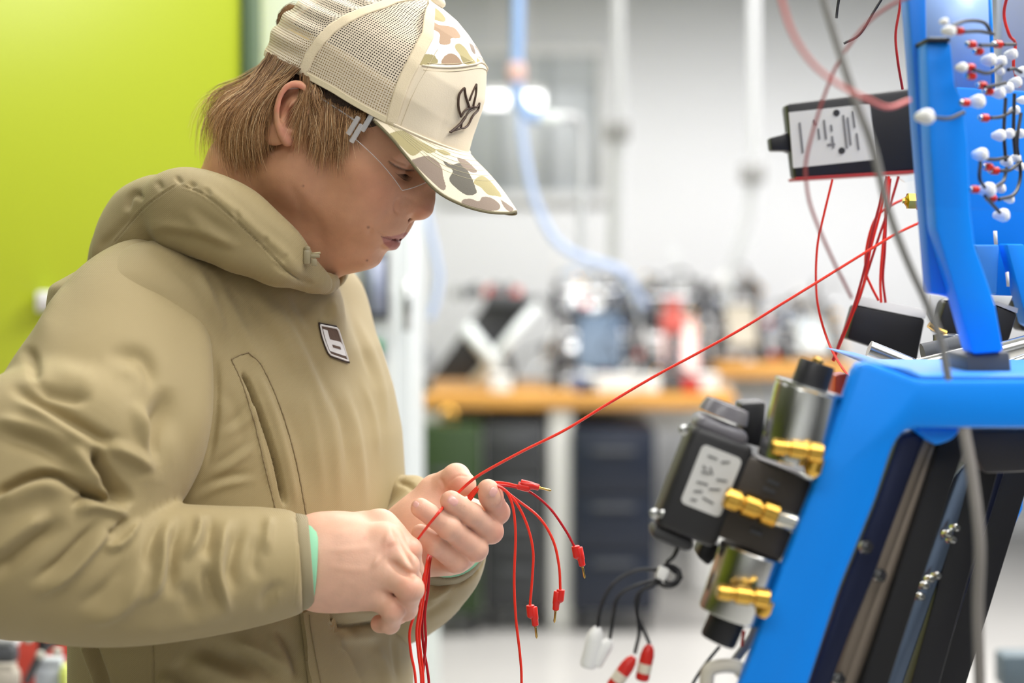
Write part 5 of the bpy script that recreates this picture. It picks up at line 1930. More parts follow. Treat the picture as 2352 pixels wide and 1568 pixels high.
def strands(name, paths, r0, cols, parent, nseg=9):
    """paths: list of guide polylines (k,3); one thin tapering tube per strand, all one part"""
    n = len(paths)
    Pn = np.array([spline(p, nseg) for p in paths])             # n, nseg, 3
    T = np.gradient(Pn, axis=1)
    T /= np.linalg.norm(T, axis=2)[..., None] + 1e-12
    X = np.cross(T, np.array([.3, -.8, .5]))
    X /= np.linalg.norm(X, axis=2)[..., None] + 1e-12
    Y = np.cross(T, X)
    rr = (r0[:, None] * np.interp(np.linspace(0, 1, nseg), [0, .6, 1], [1, .9, .25])[None])[..., None]
    ring = [Pn + rr * (math.cos(a) * X + math.sin(a) * Y) for a in (0, 2.094, 4.189)]
    V = np.stack(ring, 2).reshape(-1, 3)                         # n*nseg*3
    base = (np.arange(n) * nseg * 3)[:, None, None] + (np.arange(nseg - 1) * 3)[None, :, None]
    j = np.arange(3)[None, None]
    q = np.stack([base + j, base + (j + 1) % 3, base + 3 + (j + 1) % 3, base + 3 + j], -1).reshape(-1, 4)
    me = np_mesh(name, V, q)
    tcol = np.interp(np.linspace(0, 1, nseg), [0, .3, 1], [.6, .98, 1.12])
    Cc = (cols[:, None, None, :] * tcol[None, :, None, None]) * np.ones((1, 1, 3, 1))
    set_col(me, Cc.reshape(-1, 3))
    return link(name, me, M_hair, parent)


def hair_cols(n):
    a = np.array([lin(128, 92, 62), lin(190, 144, 98), lin(222, 178, 130), lin(246, 216, 172)])
    k = rnd.choice(4, n, p=[.3, .36, .24, .10])
    return a[k] * rnd.uniform(.85, 1.15, (n, 1))


# back of the head: from the cap edge out, down and in to the nape; p runs from the nape middle (0) round to the ear (1)
A_out = [np.array([hd(-.071, .026, 0), ray_s(566, 190, 0), ray_s(500, 236, 0), ray_s(488, 310, 0), ray_s(512, 392, 0)]),
         np.array([hd(-.052, .030, .055), ray_s(578, 205, .060), ray_s(528, 262, .066), ray_s(520, 340, .060), ray_s(548, 412, .050)]),
         np.array([hd(-.012, .037, .084), ray_s(632, 212, .088), ray_s(606, 262, .088), ray_s(598, 330, .078), ray_s(606, 392, .062)])]
A_in = [np.array([hd(-.070, .024, 0), ray_s(606, 190, 0), ray_s(570, 260, 0), ray_s(556, 330, 0), ray_s(560, 410, 0)]),
        np.array([hd(-.052, .028, .055), ray_s(606, 200, .055), ray_s(578, 260, .055), ray_s(566, 330, .050), ray_s(576, 400, .045)]),
        np.array([hd(-.010, .037, .080), ray_s(650, 205, .080), ray_s(636, 250, .078), ray_s(630, 310, .068), ray_s(632, 360, .058)])]


def tri(fam, p):
    p = p * 2
    k = min(int(p), 1)
    return fam[k] * (1 - (p - k)) + fam[k + 1] * (p - k)


mirrorS = lambda q: HO + (hl(q) * np.array([1, 1, -1])) @ HR
paths = []
nB = 4800
clump = [(rnd.uniform(), rnd.uniform(), rnd.normal(0, 1, 3)) for _ in range(150)]
for k in range(nB):
    c = clump[rnd.randint(150)]
    p = np.clip(c[0] + rnd.normal(0, .035), 0, 1)
    u = np.clip(.25 + .85 * c[1] ** .5 + rnd.normal(0, .05), 0, 1.1)
    q = tri(A_in, p) * (1 - u) + tri(A_out, p) * u
    ln = rnd.uniform(.72, 1.0) if rnd.uniform() < .8 else rnd.uniform(.5, .8)
    q = spline(q, 12)
    m_ = max(5, int(12 * ln))
    q = q[:m_]
    t = np.linspace(0, 1, m_)[:, None]
    q = q + t ** 1.3 * (c[2] * .0075 + rnd.normal(0, .0034, 3)) + np.sin(t * 5 + c[0] * 40) * c[2][::-1] * .0014
    if rnd.uniform() < .3:
        q = mirrorS(q)
    paths.append(q)
# loose ends flying off the back
for k in range(160):
    p = rnd.uniform(0, .7)
    q = spline(tri(A_out, p), 12)[:rnd.randint(7, 12)]
    t = np.linspace(0, 1, len(q))[:, None]
    q = q + t ** 2 * (HF * -rnd.uniform(0, .018) + rnd.normal(0, .006, 3))
    paths.append(q)
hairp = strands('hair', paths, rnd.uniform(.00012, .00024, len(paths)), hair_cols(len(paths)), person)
# side lock in front of the ear, lying on temple and cheek
paths = []
lockc = rnd.normal(0, 1, (60, 3)) * [1, .3, .6]
for k in range(2600):
    u = rnd.uniform(0, 1) ** .9
    x0 = 688 + 154 * u
    y0 = np.interp(x0, [692, 740, 800, 850], [176, 200, 236, 268]) - 6
    xt = np.interp(u, [0, .2, .45, .65, .85, 1], [674, 706, 750, 786, 812, 836]) + rnd.normal(0, 5)
    yt = np.interp(u, [0, .15, .3, .45, .55, .7, .85, 1], [330, 350, 362, 392, 392, 350, 318, 292]) * 1.0
    ln = rnd.uniform(.62, 1.02)
    cj = rnd.normal(0, 1)
    q = []
    for t in np.linspace(0, 1, 7):
        x = x0 + (xt - x0) * t ** 1.2 + 7 * math.sin(t * 3 + u * 20) * .5
        y = y0 + (yt - y0) * t * ln
        b_, n_ = hit(body_bvh, x, y)
        if b_ is None:
            continue
        lift = .0085 * math.sin(min(1, t * 1.2 + .12) * math.pi * .75) * (.25 + .75 * ((k * 37) % 100) / 100) + .0012
        tgt = ray_s(x, y, .083 + .002 * cj * .2) if x < 712 else b_ + n_ * lift
        q.append(tgt * 1.0 if x >= 712 else tgt)
    if len(q) > 4:
        q = np.array(q)
        cc = lockc[int(u * 59.9)]
        tq_ = np.linspace(0, 1, len(q))[:, None]
        q += tq_ ** 1.3 * (rnd.normal(0, .0026, 3) + cc * .0045) + np.sin(tq_ * 4 + u * 50) * cc * .001
        paths.append(q)
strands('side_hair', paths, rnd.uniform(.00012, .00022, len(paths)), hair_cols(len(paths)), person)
# hair under the cap: a close shell over the skull, and the tuft in the strap opening
shf = Field(hd(.03, .06) - [.14, .13, .13], hd(.03, .06) + [.14, .13, .13], .003)
shf.ell(hd(.022, .048, 0), (.0890, .080, .0785), HR, .01)
shf.ell(hd(-.012, .012, 0), (.056, .058, .068), HR, .02)
kill = hd(.085, .0, 0)
shf.ell(hd(.085, -.03, 0), (.062, .066, .11), HR, .012, 'sub')
shf.ell(hd(.03, -.075, 0), (.075, .070, .11), HR, .012, 'sub')
for s in (1, -1):
    shf.ell(hd(.002, .002, .088 * s), (.026, .036, .020), HR, .006, 'sub')
xv, xq = shf.mesh()
me = np_mesh('hair_base', relax(xv, xq, 1), xq)
link('hair_base', me, mat('dark_hair', lin(58, 42, 30), rough=.6, bump=(500, .0015), noise=(300, .3)), person)
paths = []
for k in range(500):
    u = rnd.uniform(-1, 1)
    b0 = hd(-.076, .050 + .006 * u, .02 * u)
    q = np.array([b0, ray_s(647 + rnd.normal(0, 2), 62, .02 * u), ray_s(646 + rnd.normal(0, 2), 38, .02 * u), ray_s(665, 20 + rnd.normal(0, 3), .02 * u), ray_s(688, 18, .015 * u)])
    paths.append(q + rnd.normal(0, .0012, 3))
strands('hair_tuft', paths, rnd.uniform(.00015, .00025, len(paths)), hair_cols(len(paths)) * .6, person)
# eyelashes
for s in (1, -1):
    lm = MB()
    for k in range(26):
        u = k / 25
        b0 = hd(.0975 - .0 + .006 * math.sin(u * 3.1) - .008 * u, .0085 - .0035 * math.sin(u * 3.1), (.022 + .024 * u) * s)
        d = HF * .008 * (1 - .3 * u) - HU * .0045 + HS * s * .004 * (u - .2)
        lm.tube([b0, b0 + d * .6, b0 + d + HU * .0015], [.00022, .00018, .00006], 4, n=4)
    lm.build('eyelashes', mat('lash', lin(36, 24, 20), rough=.6), body)

# ================================================================ the blue machine on the right
M_blue = mat('blue_paint', lin(0, 142, 254), rough=.42, spec=.4)
M_blue2 = mat('blue_paint_light', lin(60, 140, 232), rough=.4, spec=.5)  # lighter copy of the blue, sheen of the beam top in its colour
M_navy = mat('dark_rail', lin(40, 46, 72), rough=.3, metal=.6)
M_alu = mat('brown_aluminium', lin(142, 130, 118), rough=.38, metal=.7)
M_rub = mat('rubber', lin(22, 22, 24), rough=.7, bump=(800, .0004))
M_chrome = mat('chrome', lin(205, 206, 204), rough=.22, metal=1.0)
M_brass2 = mat('bright_brass', lin(226, 180, 84), rough=.22, metal=1.0)
M_label = mat('label_white', lin(214, 214, 212), rough=.5)
M_ink = mat('grey_ink', lin(120, 120, 122), rough=.7)
M_cable = mat('grey_cable', lin(140, 140, 138), rough=.5)
M_clearp = glass('acrylic', (.97, .985, 1.0), .06, 1.03, .99)
M_redw = mat('red_wire', lin(224, 48, 36), rough=.32, spec=.5)
M_dredw = mat('dark_red_wire', lin(170, 32, 36), rough=.35, spec=.5)

rig = empty('blue_training_rig', P(2100, 1400, 1.5) * [1, 1, 0], 'bright blue steel training rig with slanted posts and rails, filling the right side', 'machine')
q = lambda x, y, Y: P(x, y, Y)


def plate(name, pts, Y, th, m, parent=rig, bev=.003):
    return MB().prism([P(x, y, Y if np.isscalar(Y) else Y[i]) for i, (x, y) in enumerate(pts)], (0, th, 0), bev).build(name, m, parent)


def bar(name, a, b, wd, dp, m, parent=rig, bev=.002):
    """a straight rail between two points, wd across the view, dp in depth"""
    a, b = V3(a), V3(b)
    z = (b - a) / np.linalg.norm(b - a)
    y = V3((0, 1, 0)) - z * z[1]
    y /= np.linalg.norm(y)
    x = np.cross(y, z)
    return MB().box((a + b) / 2, (wd, dp, np.linalg.norm(b - a)), np.array([x, y, z]), bev).build(name, m, parent)


# front frame: slanted post running into the top beam
Yf = 1.235
plate('front_frame', [(1500, 2140), (1700, 1568), (1796, 1304), (1870, 1113), (1955, 862), (1963, 842), (1978, 831), (2000, 831), (2112, 872), (2800, 872), (2800, 984), (2098, 984), (2072, 994), (2051, 1030), (2012, 1150), (1933, 1345), (1860, 1568), (1660, 2140)], Yf, .016, M_blue, bev=.005)
plate('beam_cap', [(2000, 830), (2090, 846), (2120, 862), (2700, 864), (2700, 874), (2110, 874)], Yf + .004, .19, M_blue2)
plate('rear_leg', [(2352, 1060), (2352, 1170), (2322, 1225), (2292, 1310), (2262, 1430), (2215, 1568), (2050, 2100), (1990, 2100), (2150, 1568), (2215, 1350), (2290, 1150)], 1.62, .05, M_blue, bev=.004)
for s in (0, 1):
    pts = P(1580 if s == 0 else 2020, 2138 if s == 0 else 2098, Yf + .03 if s == 0 else 1.64)
    z0_ = pts[2]
    MB().box((pts[0], pts[1] + .03, max(z0_, .1) / 2), (.06, .06, max(z0_, .1)), None, .004).build('foot_post', M_blue, rig)
# rails inside the frame
plate('side_flange', [(2064, 1000), (2132, 990), (2080, 1130), (2010, 1320), (1960, 1440), (1912, 1568), (1720, 2050), (1690, 2050), (1860, 1568), (1933, 1350), (2012, 1153)], 1.262, .02, M_navy)
for i, (xa, xb, wd, dp, m, nm, Y) in enumerate([(2128, 1915, .0088, .03, M_alu, 'slotted_rail', 1.30), (2152, 1942, .0088, .03, M_alu, 'slotted_rail', 1.30), (2140, 1929, .006, .02, M_rub, 'rail_slot', 1.312)]):
    k_ = (2050 - 1568) / (1568 - 990)
    bar(nm, q(xa, 985, Y), q(xb - (xa - xb) * k_, 2050, Y), wd * 1.15, dp, m)
bar('belt', q(2185, 990, 1.29), q(1998 - 155, 2050, 1.29), .0185, .03, M_rub)
bar('belt_edge', q(2204, 990, 1.30), q(2022 - 152, 2050, 1.30), .006, .02, M_blk)
plate('clear_guard', [(2196, 1090), (2250, 1030), (2215, 1180), (2150, 1350), (2075, 1568), (1900, 2050), (1850, 2050), (2025, 1568), (2110, 1330)], 1.36, .004, mat('blue_grey_steel', lin(112, 128, 152), rough=.25, metal=.8))
bar('inner_post', q(2262, 1010, 1.38), q(2105 - 130, 2050, 1.38), .022, .04, M_blk)
bar('inner_rail', q(2300, 1010, 1.42), q(2120 - 148, 2050, 1.42), .012, .03, M_navy)
bar('inner_post', q(2335, 1010, 1.46), q(2160 - 148, 2050, 1.46), .028, .04, M_blk)
plate('motor_cover', [(2228, 988), (2400, 988), (2400, 1082), (2262, 1088), (2240, 1050)], 1.31, .12, mat('dark_cover', lin(58, 56, 58), rough=.5))
plate('under_bracket', [(2098, 984), (2210, 984), (2190, 1010), (2150, 1024), (2120, 1004)], 1.25, .05, M_blue)
for x, y, Y in ((1986, 1257, 1.255), (2017, 1322, 1.278), (1923, 1560, 1.278)):
    b_ = MB()
    b_.lathe(P(x, y, Y), (.3, -1, .3), [(0, .0052), (.004, .0052), (.0045, .003), (.008, .003)], 6)
    o = b_.build('bolt', M_blk, rig)
    MB().lathe(P(x - 1, y, Y - .004), (.3, -1, .3), [(0, .0042), (.0025, .0042)], 16).build('washer', M_chrome, o)
for x, y in ((2188, 1212), (2170, 1226), (2180, 1240), (2130, 1330), (2118, 1345), (2145, 1322), (2108, 1370)):
    MB().lathe(P(x, y, 1.345), (.3, -1, .2), [(0, .0032), (.006, .0032), (.008, .002)], 8).build('clear_fitting', M_chrome, rig)

# rear column with slanted leg (behind the front frame, ahead of the far panel)
plate('column', [(2080, -60), (2128, -60), (2130, 95), (2158, 330), (2170, 520), (2195, 640), (2204, 690), (2180, 680), (2138, 674), (2125, 520), (2107, 298), (2098, 166)], 1.315, .025, mat('blue_side', lin(20, 126, 232), rough=.4), bev=.003)  # darker copy of the blue, shade of the column side in its colour
plate('column_face', [(2126, 95), (2185, 95), (2195, 200), (2212, 226), (2224, 331), (2230, 480), (2241, 566), (2287, 698), (2307, 808), (2234, 814), (2191, 662), (2150, 525), (2136, 330)], 1.285, .03, M_blue, bev=.003)
plate('column_cap', [(2128, 84), (2184, 84), (2186, 96), (2126, 98)], 1.28, .05, M_blk)
plate('leg_foot', [(2218, 815), (2320, 806), (2326, 862), (2222, 866)], 1.29, .06, M_dgrey, bev=.003)
plate('rear_panel', [(2196, 200), (2800, 235), (2800, 690), (2350, 684), (2240, 676), (2215, 560)], 1.66, .02, M_blue, bev=.002)
plate('rear_panel_flange', [(2312, 560), (2352, 560), (2420, 780), (2360, 745)], 1.60, .03, M_blue, bev=.002)
plate('rear_panel_flange', [(2240, 562), (2296, 562), (2290, 676), (2262, 676)], 1.61, .03, M_blue2, bev=.002)
for pts in ([(2284, 530), (2290, 530), (2292, 562), (2286, 562)], [(2312, 626), (2317, 624), (2319, 658), (2315, 658)]):
    plate('panel_slot', pts, 1.592, .004, M_wht, bev=0)
# clear connector panel, receding to the right
A_, B_ = P(2090, 300, 1.20), P(2420, 300, 1.46)
dirp = (B_ - A_) * [1, 1, 0]
dirp /= np.linalg.norm(dirp)
nrp = np.array([dirp[1], -dirp[0], 0])
zt_, zb_ = P(0, -80, 1.3)[2], P(0, 480, 1.3)[2]
L_p = .52
MB().box(A_ * [1, 1, 0] + dirp * L_p / 2 + [0, 0, (zt_ + zb_) / 2], (L_p, .004, zt_ - zb_), np.array([dirp, -nrp, [0, 0, 1]]), .001).build('clear_panel', M_clearp, rig)
plate('upper_panel', [(2100, -60), (2276, -60), (2284, 214), (2120, 214)], 1.70, .006, mat('pale_blue_panel', lin(150, 180, 232), rough=.35), bev=0)  # added sheet whose pale blue stands for the acrylic haze
plate('panel_edge_strip', [(2270, -60), (2276, -60), (2286, 215), (2280, 215)], 1.41, .004, M_blue, bev=0)
plate('grey_backing', [(2300, -60), (2800, -60), (2800, 240), (2300, 225)], 1.72, .02, mat('grey_back', lin(160, 166, 184), rough=.4))


def panelY(x):
    """depth at which the sight line of column x meets the clear panel"""
    t = (x - 1176) / FPX
    # points A_ + s*dirp ; X = t*Y
    s = (t * A_[1] - A_[0]) / (dirp[0] - t * dirp[1])
    return A_[1] + s * dirp[1]


# ---- patch plugs: white boots and red plugs with black leads
GW, GR = 'white cable boots on the clear panel', 'red patch plugs on the clear panel'
ORD = 'first second third fourth fifth sixth seventh eighth ninth tenth eleventh twelfth thirteenth fourteenth fifteenth sixteenth seventeenth eighteenth nineteenth twentieth twenty-first twenty-second twenty-third twenty-fourth twenty-fifth twenty-sixth'.split()


def plug_label(x, y, kind):
    if kind == 'w':
        k = sorted([(b, a) for a, b, _ in whites]).index((y, x))
        r_ = [r for a, b, r in whites if (a, b) == (x, y)][0]
        return ('large' if r_ > 15 else ('small' if r_ < 11.5 else 'round')) + ' white cable boot, ' + ORD[k] + ' from the top of the patch cluster'
    k = sorted([(b, a) for a, b in reds]).index((y, x))
    return 'short red patch plug with silver ring, ' + ORD[k] + ' red one from the top'


def plug(x, y, r_px, kind):
    Y = panelY(x) - .012
    r = r_px * Y / FPX
    rowp = 'upper' if y < 180 else ('middle' if y < 330 else 'lower')
    if kind == 'w':
        t = empty('cable_boot', P(x, y, Y), plug_label(x, y, 'w'), 'plug', GW)
        MB().lathe(P(x, y, Y) - nrp * r * -.9 * 0 + nrp * r * 1.1, -nrp, [(0, r * .55), (r * .3, r * .9), (r * .9, r), (r * 1.5, r * .8), (r * 2.2, r * .45), (r * 2.3, r * .3)], 16).build('boot', M_wht, t)
    else:
        t = empty('patch_plug', P(x, y, Y), plug_label(x, y, 'r'), 'plug', GR)
        d = V3((1, .5, -.02))
        L = r_px * 2.2 * Y / FPX
        MB().lathe(P(x, y, Y) - d * L / 2, d, [(0, r * .55), (L * .05, r * .95), (L * .8, r), (L, r * .7)], 14).build('sleeve', M_red, t)
        MB().lathe(P(x, y, Y) - d * L * .5, -d, [(0, r * .7), (L * .25, r * .7), (L * .3, r * .5)], 12).build('ring', M_chrome, t)
    return t


whites = [(2168, 50, 9), (2179, 71, 14), (2124, 268, 19), (2271, 138, 15), (2297, 141, 13), (2297, 164, 9), (2322, 125, 13), (2208, 155, 12), (2293, 214, 14), (2313, 202, 13), (2332, 189, 13), (2243, 233, 17), (2347, 230, 10),
          (2330, 253, 11), (2294, 311, 14), (2316, 307, 12), (2341, 307, 11), (2251, 355, 16), (2312, 372, 12), (2332, 363, 11), (2340, 383, 11), (2266, 436, 18), (2297, 433, 11), (2318, 458, 10), (2300, 494, 16), (2346, 165, 13)]
reds = [(2204, 71), (2233, 102), (2294, 102), (2249, 118), (2230, 155), (2232, 175), (2257, 196), (2272, 210), (2219, 236), (2263, 271), (2271, 383), (2286, 392), (2240, 435), (2279, 455)]
special = {0: 'small white boot at the very top left of the clear panel', 1: 'bright white boot just under the topmost one, before a red plug', 2: 'single large white boot on the left, level with the supply unit, on the blue column',
           24: 'lowest white boot, hanging under the cluster of patch leads', 12: 'white boot at the right frame edge, a third of the way down the panel'}
for k, (x, y, r) in enumerate(whites):
    t = plug(x, y, r, 'w')
    if k in special:
        t['label'] = special[k]
        del t['group']
for k, (x, y) in enumerate(reds):
    t = plug(x, y, 9.5, 'r')
    if k == 0:
        t['label'] = 'topmost red patch plug, right of the bright white boot'
        del t['group']
    if k == 9:
        t['label'] = 'lone red patch plug with a black lead at mid height of the panel'
        del t['group']


def cable(pts, r, m, label, name='cable', group=None, n=None, cat='cable', seg=10):
    o = MB().tube([P(*p) for p in pts], r, seg, n=n or max(16, 8 * len(pts))).build(name, m)
    return tag(o, label, cat, group)


pY = lambda x, d=.02: panelY(x) - d
GB = 'thin black patch leads on the clear panel'
lead_labs = ['highest black patch lead, arching over the bright white boot', 'black patch lead right of the topmost red plug', 'short black lead between the two upper red plugs', 'black lead from an upper red plug to the right edge',
             'black lead from the lone large boot on the blue column', 'black lead from the lone red plug at mid height', 'long upright black lead left of two hanging side by side', 'long upright black lead right of two hanging side by side',
             'black lead level with the lower left large boot', 'black lead from the lower red plugs to the right', 'longest black lead, bowing down the right side to the lowest red plug', 'short black lead bending to the small lower boot',
             'black lead down the left edge of the cluster', 'black lead to the lowest white boot', 'black lead in the middle of the cluster, between red plug and boots', 'slanting black lead in the upper middle of the cluster', 'short black lead near the right frame edge']
for lab, pts in zip(lead_labs, ([(2186, 60), (2220, 48), (2260, 52), (2278, 78)], [(2214, 73), (2250, 72), (2282, 78)], [(2250, 104), (2275, 104), (2290, 103)], [(2305, 102), (2330, 102), (2332, 101)], [(2140, 270), (2180, 272), (2214, 258)],
            [(2275, 271), (2300, 268), (2325, 255)], [(2310, 225), (2306, 300), (2310, 370)], [(2330, 215), (2328, 300), (2332, 355)], [(2262, 365), (2290, 366), (2315, 360)], [(2295, 392), (2320, 390), (2345, 370)],
            [(2345, 260), (2336, 330), (2344, 400), (2330, 445), (2294, 458)], [(2312, 385), (2305, 415), (2285, 430)], [(2252, 370), (2250, 410), (2262, 430)], [(2262, 450), (2280, 470), (2296, 488)], [(2262, 200), (2285, 196), (2310, 190)],
            [(2236, 160), (2270, 168), (2300, 150)], [(2316, 160), (2330, 158), (2345, 166)])):
    cable([(x, y, pY(x)) for x, y in pts], .0014, M_blk, lab, 'patch_lead', GB)

# ---- black supply unit with a label, hung behind the column
Yb = 1.70
box_c = [(1805, 238), (2100, 201), (2112, 391), (1826, 412)]
jb = empty('power_supply', P(1960, 410, Yb), 'black power supply unit with a pale printed label, hung left of the blue column', 'power supply')
MB().prism([P(x, y, Yb) for x, y in box_c], (0, .03, 0), .004).build('housing', M_blk, jb)
MB().prism([P(x, y, Yb - .001) for x, y in [(1826, 407), (2110, 390), (2112, 397), (1828, 414)]], (0, .045, 0), .001).build('red_rim', M_dredw, jb)
lb = MB().prism([P(x, y, Yb - .0012) for x, y in [(1812, 258), (1998, 238), (2012, 366), (1822, 386)]], (0, .0014, 0)).build('label', M_label, jb, smooth=False)
kx = lambda u, v: ((1812 + 186 * u + 10 * v + 4 * u * v), (258 - 20 * u + 128 * v))
rj = np.random.RandomState(2)


def marks(par, fn, items, Y, name='print_line', m=None, wid=.0022):
    for (u, v, lu, lv) in items:
        a, b = fn(u, v), fn(u + lu, v + lv)
        MB().tube([P(a[0], a[1], Y), P(b[0], b[1], Y)], wid, 4, flat=.15, hint=(0, 1, 0)).build(name, m or M_ink, par)


marks(lb, kx, [(.12, .2, .01, .55), (.30, .18, .01, .10), (.34, .34, .005, .2), (.42, .2, .005, .35), (.43, .65, .10, .005), (.50, .30, .005, .12), (.50, .50, .005, .22), (.66, .15, .005, .6), (.71, .2, .005, .5), (.78, .1, .005, .3), (.80, .5, .005, .3)], Yb - .0022, wid=.0011)
for u, v in ((.58, .10), (.60, .78)):
    a = kx(u, v)
    MB().lathe(P(a[0], a[1], Yb - .0014), (0, -1, 0), [(0, .0032), (.0006, .0032)], 14).build('printed_symbol', M_blk2, lb)
MB().prism([P(x, y, Yb + .01) for x, y in [(1768, 316), (1800, 308), (1812, 300), (1818, 352), (1806, 346), (1772, 346)]], (0, .022, 0), .002).build('plug_spout', M_blk, jb)
tag(MB().lathe(P(2114, 462, 1.52), (-1, 0, .02), [(0, .0065), (.002, .0085), (.004, .006), (.005, .0075), (.011, .0075), (.012, .005), (.014, .0025), (.0155, .0025)], 6).build('brass_coupling', M_brass2), 'small brass coupling sticking out left of the blue column', 'coupling')
t_ = MB().prism([P(x, y, 1.62) for x, y in [(2062, 404), (2110, 400), (2112, 412), (2084, 418)]], (0, .012, 0), .001).build('clear_clip', M_clearp)
tag(t_, 'clear plastic clip under the right end of the power supply', 'clip')

# ---- black modules behind the frame
for k, (pts, top, Y, lab) in enumerate([
        ([(1966, 700), (2126, 732), (2106, 832), (1944, 778)], [(1982, 680), (2132, 712)], 1.62, 'black rectangular module behind the frame corner, with a lighter top'),
        ([(2172, 690), (2196, 686), (2212, 778), (2150, 762)], [(2180, 680), (2200, 678)], 1.58, 'black angled module between the grey cable and the blue leg'),
        ([(2288, 700), (2338, 720), (2318, 784), (2300, 790)], [(2290, 692), (2340, 708)], 1.56, 'black module with a shiny edge right of the blue leg'),
        ([(2326, 690), (2420, 700), (2420, 770), (2346, 760)], [(2330, 682), (2420, 690)], 1.64, 'black module at the right frame edge under the blue panel')]):
    t = empty('relay_module', P(*pts[3], Y), lab, 'module')
    MB().prism([P(x, y, Y) for x, y in pts], (0, .03, 0), .003).build('case', M_blk, t)
    MB().prism([P(*pts[0], Y - .001), P(*pts[1], Y - .001), P(*top[1], Y + .03), P(*top[0], Y + .03)], (0, .012, 0), .001).build('top_cover', mat('lid_grey', lin(104, 104, 108), rough=.4), t)  # lighter top face, its brightness put into a grey colour
for k, (pts, Y, r, m, lab) in enumerate([([(1996, 800), (2100, 842)], 1.50, .007, M_chrome, 'blurred shiny rod under the black rectangular module'),
                                         ([(2110, 838), (2230, 810)], 1.48, .006, M_chrome, 'shiny rod running towards the foot of the blue leg'),
                                         ([(2120, 815), (2230, 792)], 1.50, .010, M_dgrey, 'dark round bar above the shiny rod'),
                                         ([(2300, 806), (2360, 790)], 1.50, .008, M_chrome, 'ribbed silver hose end at the right frame edge'),
                                         ([(2290, 845), (2420, 800)], 1.46, .004, M_chrome, 'thin bright rod at the right frame edge above the blue beam')]):
    tag(MB().tube([P(x, y, Y) for x, y in pts], r, 14).build('shaft', m), lab, 'rod')
t = empty('brass_lever', P(2155, 760, 1.55), 'small cream and brass lever beside the grey cable', 'lever')
MB().tube([P(2134, 745, 1.55), P(2150, 755, 1.55), P(2172, 764, 1.55)], .005, 10, n=10, flat=.6).build('lever', M_brass2, t)
MB().lathe(P(2175, 800, 1.55), (0, 0, 1), [(0, .012), (.012, .012), (.013, .008)], 20).build('hub', M_steel, t)
t = MB().prism([P(x, y, 1.612) for x, y in [(2138, 676), (2182, 682), (2150, 758), (2130, 720)]], (0, .004, 0), .0005).build('paper_sheet', M_wht)
tag(t, 'white sheet showing left of the angled black module', 'sheet')
t = MB().prism([P(x, y, 1.592) for x, y in [(2274, 678), (2326, 680), (2314, 706), (2286, 700)]], (0, .004, 0), .0005).build('paper_sheet', M_wht)
tag(t, 'white sheet showing right of the blue leg under the panel', 'sheet')

# ---- electric valve unit on the front of the frame
va = math.radians(21.5)
Yv = 1.27
kv = Yv / FPX
VU = V3((math.sin(va), 0, math.cos(va)))         # along the cylinders, upwards
VR = V3((math.cos(va), 0, -math.sin(va)))        # across
VF = V3((0, -1, 0))
RV_ = np.array([VR, -VF, VU])
vu = empty('solenoid_valve', P(1700, 1300, Yv), 'black solenoid valve unit with two shiny cylinders and brass fittings on the slanted blue post', 'valve')


def vp(x, y, dy=0.0):
    return P(x, y, Yv + dy)


MB().box(vp(1612, 1108), (148 * kv, .046, 248 * kv), RV_, .006, 3).build('coil_housing', mat('coil_black', lin(44, 44, 46), rough=.45), vu)
MB().box(vp(1651, 988, -.001), (128 * kv, .040, 46 * kv), RV_, .007, 3).build('housing_cap', mat('cap_grey', lin(96, 94, 100), rough=.3), vu)
MB().lathe(vp(1660, 958, .0), VU, [(0, .0185), (.006, .0175), (.010, .016), (.0105, .012), (.008, .0115)], 24).build('top_knob', mat('knob_grey', lin(120, 118, 124), rough=.25), vu)
MB().box(vp(1540, 1230, 0), (100 * kv, .036, 30 * kv), RV_, .006, 2).build('cable_entry', mat('coil_black2', lin(52, 52, 54), rough=.5), vu)
rc_ = [(cx_ * (48 - 12) + 12 * math.cos(a), cz_ * (71 - 12) + 12 * math.sin(a)) for cx_, cz_, a0 in ((1, 1, 0), (-1, 1, .5), (-1, -1, 1), (1, -1, 1.5)) for a in np.linspace(a0 * math.pi, (a0 + .5) * math.pi, 6)]
vl = MB().prism([vp(1634, 1104, -.0242) + (VR * u + VU * v) * kv for u, v in rc_], (0, .0012, 0)).build('label', M_label, vu, smooth=False)
lp = lambda u, v: tuple((np.array([1634, 1104]) + np.array([math.cos(va), math.sin(va)]) * u * 96 + np.array([math.sin(va), -math.cos(va)]) * v * 142))
marks(vl, lp, [(-.3, .36, .25, .0), (.05, .34, .2, .05), (-.32, .18, .1, -.04), (-.15, .2, .12, -.1), (-.3, .08, .2, .02), (.1, .05, .25, .04), (-.32, -.1, .28, .02), (.02, -.14, .26, .06), (-.3, -.26, .2, .05), (-.05, -.3, .3, -.03), (-.3, -.4, .15, .02)], Yv - .0250, wid=.0007)
for x, y in ((1570, 986), (1503, 1178), (1524, 1180)):
    MB().lathe(vp(x, y, -.018), VF, [(0, .0036), (.003, .0036), (.004, .002)], 12).build('screw', M_chrome, vu)
MB().box(vp(1744, 1156, .004), (160 * kv, .050, 196 * kv), RV_, .003, 2).build('manifold', mat('manifold_brown', lin(72, 66, 60), rough=.4, metal=.4), vu)
MB().box(vp(1818, 1180, .010), (24 * kv, .044, 190 * kv), RV_, .002, 2).build('mounting_plate', mat('pale_alu', lin(190, 194, 176), rough=.35, metal=.6), vu)


def cyl(x0, y0, x1, y1, r, prof, m, name, dy_=0.0, dy=-.018, parent=vu, seg=36):
    a, b = vp(x0, y0, dy), vp(x1, y1, dy)
    L = np.linalg.norm(b - a)
    return MB().lathe(a, b - a, [(L * t, r * s) for t, s in prof], seg).build(name, m, parent)


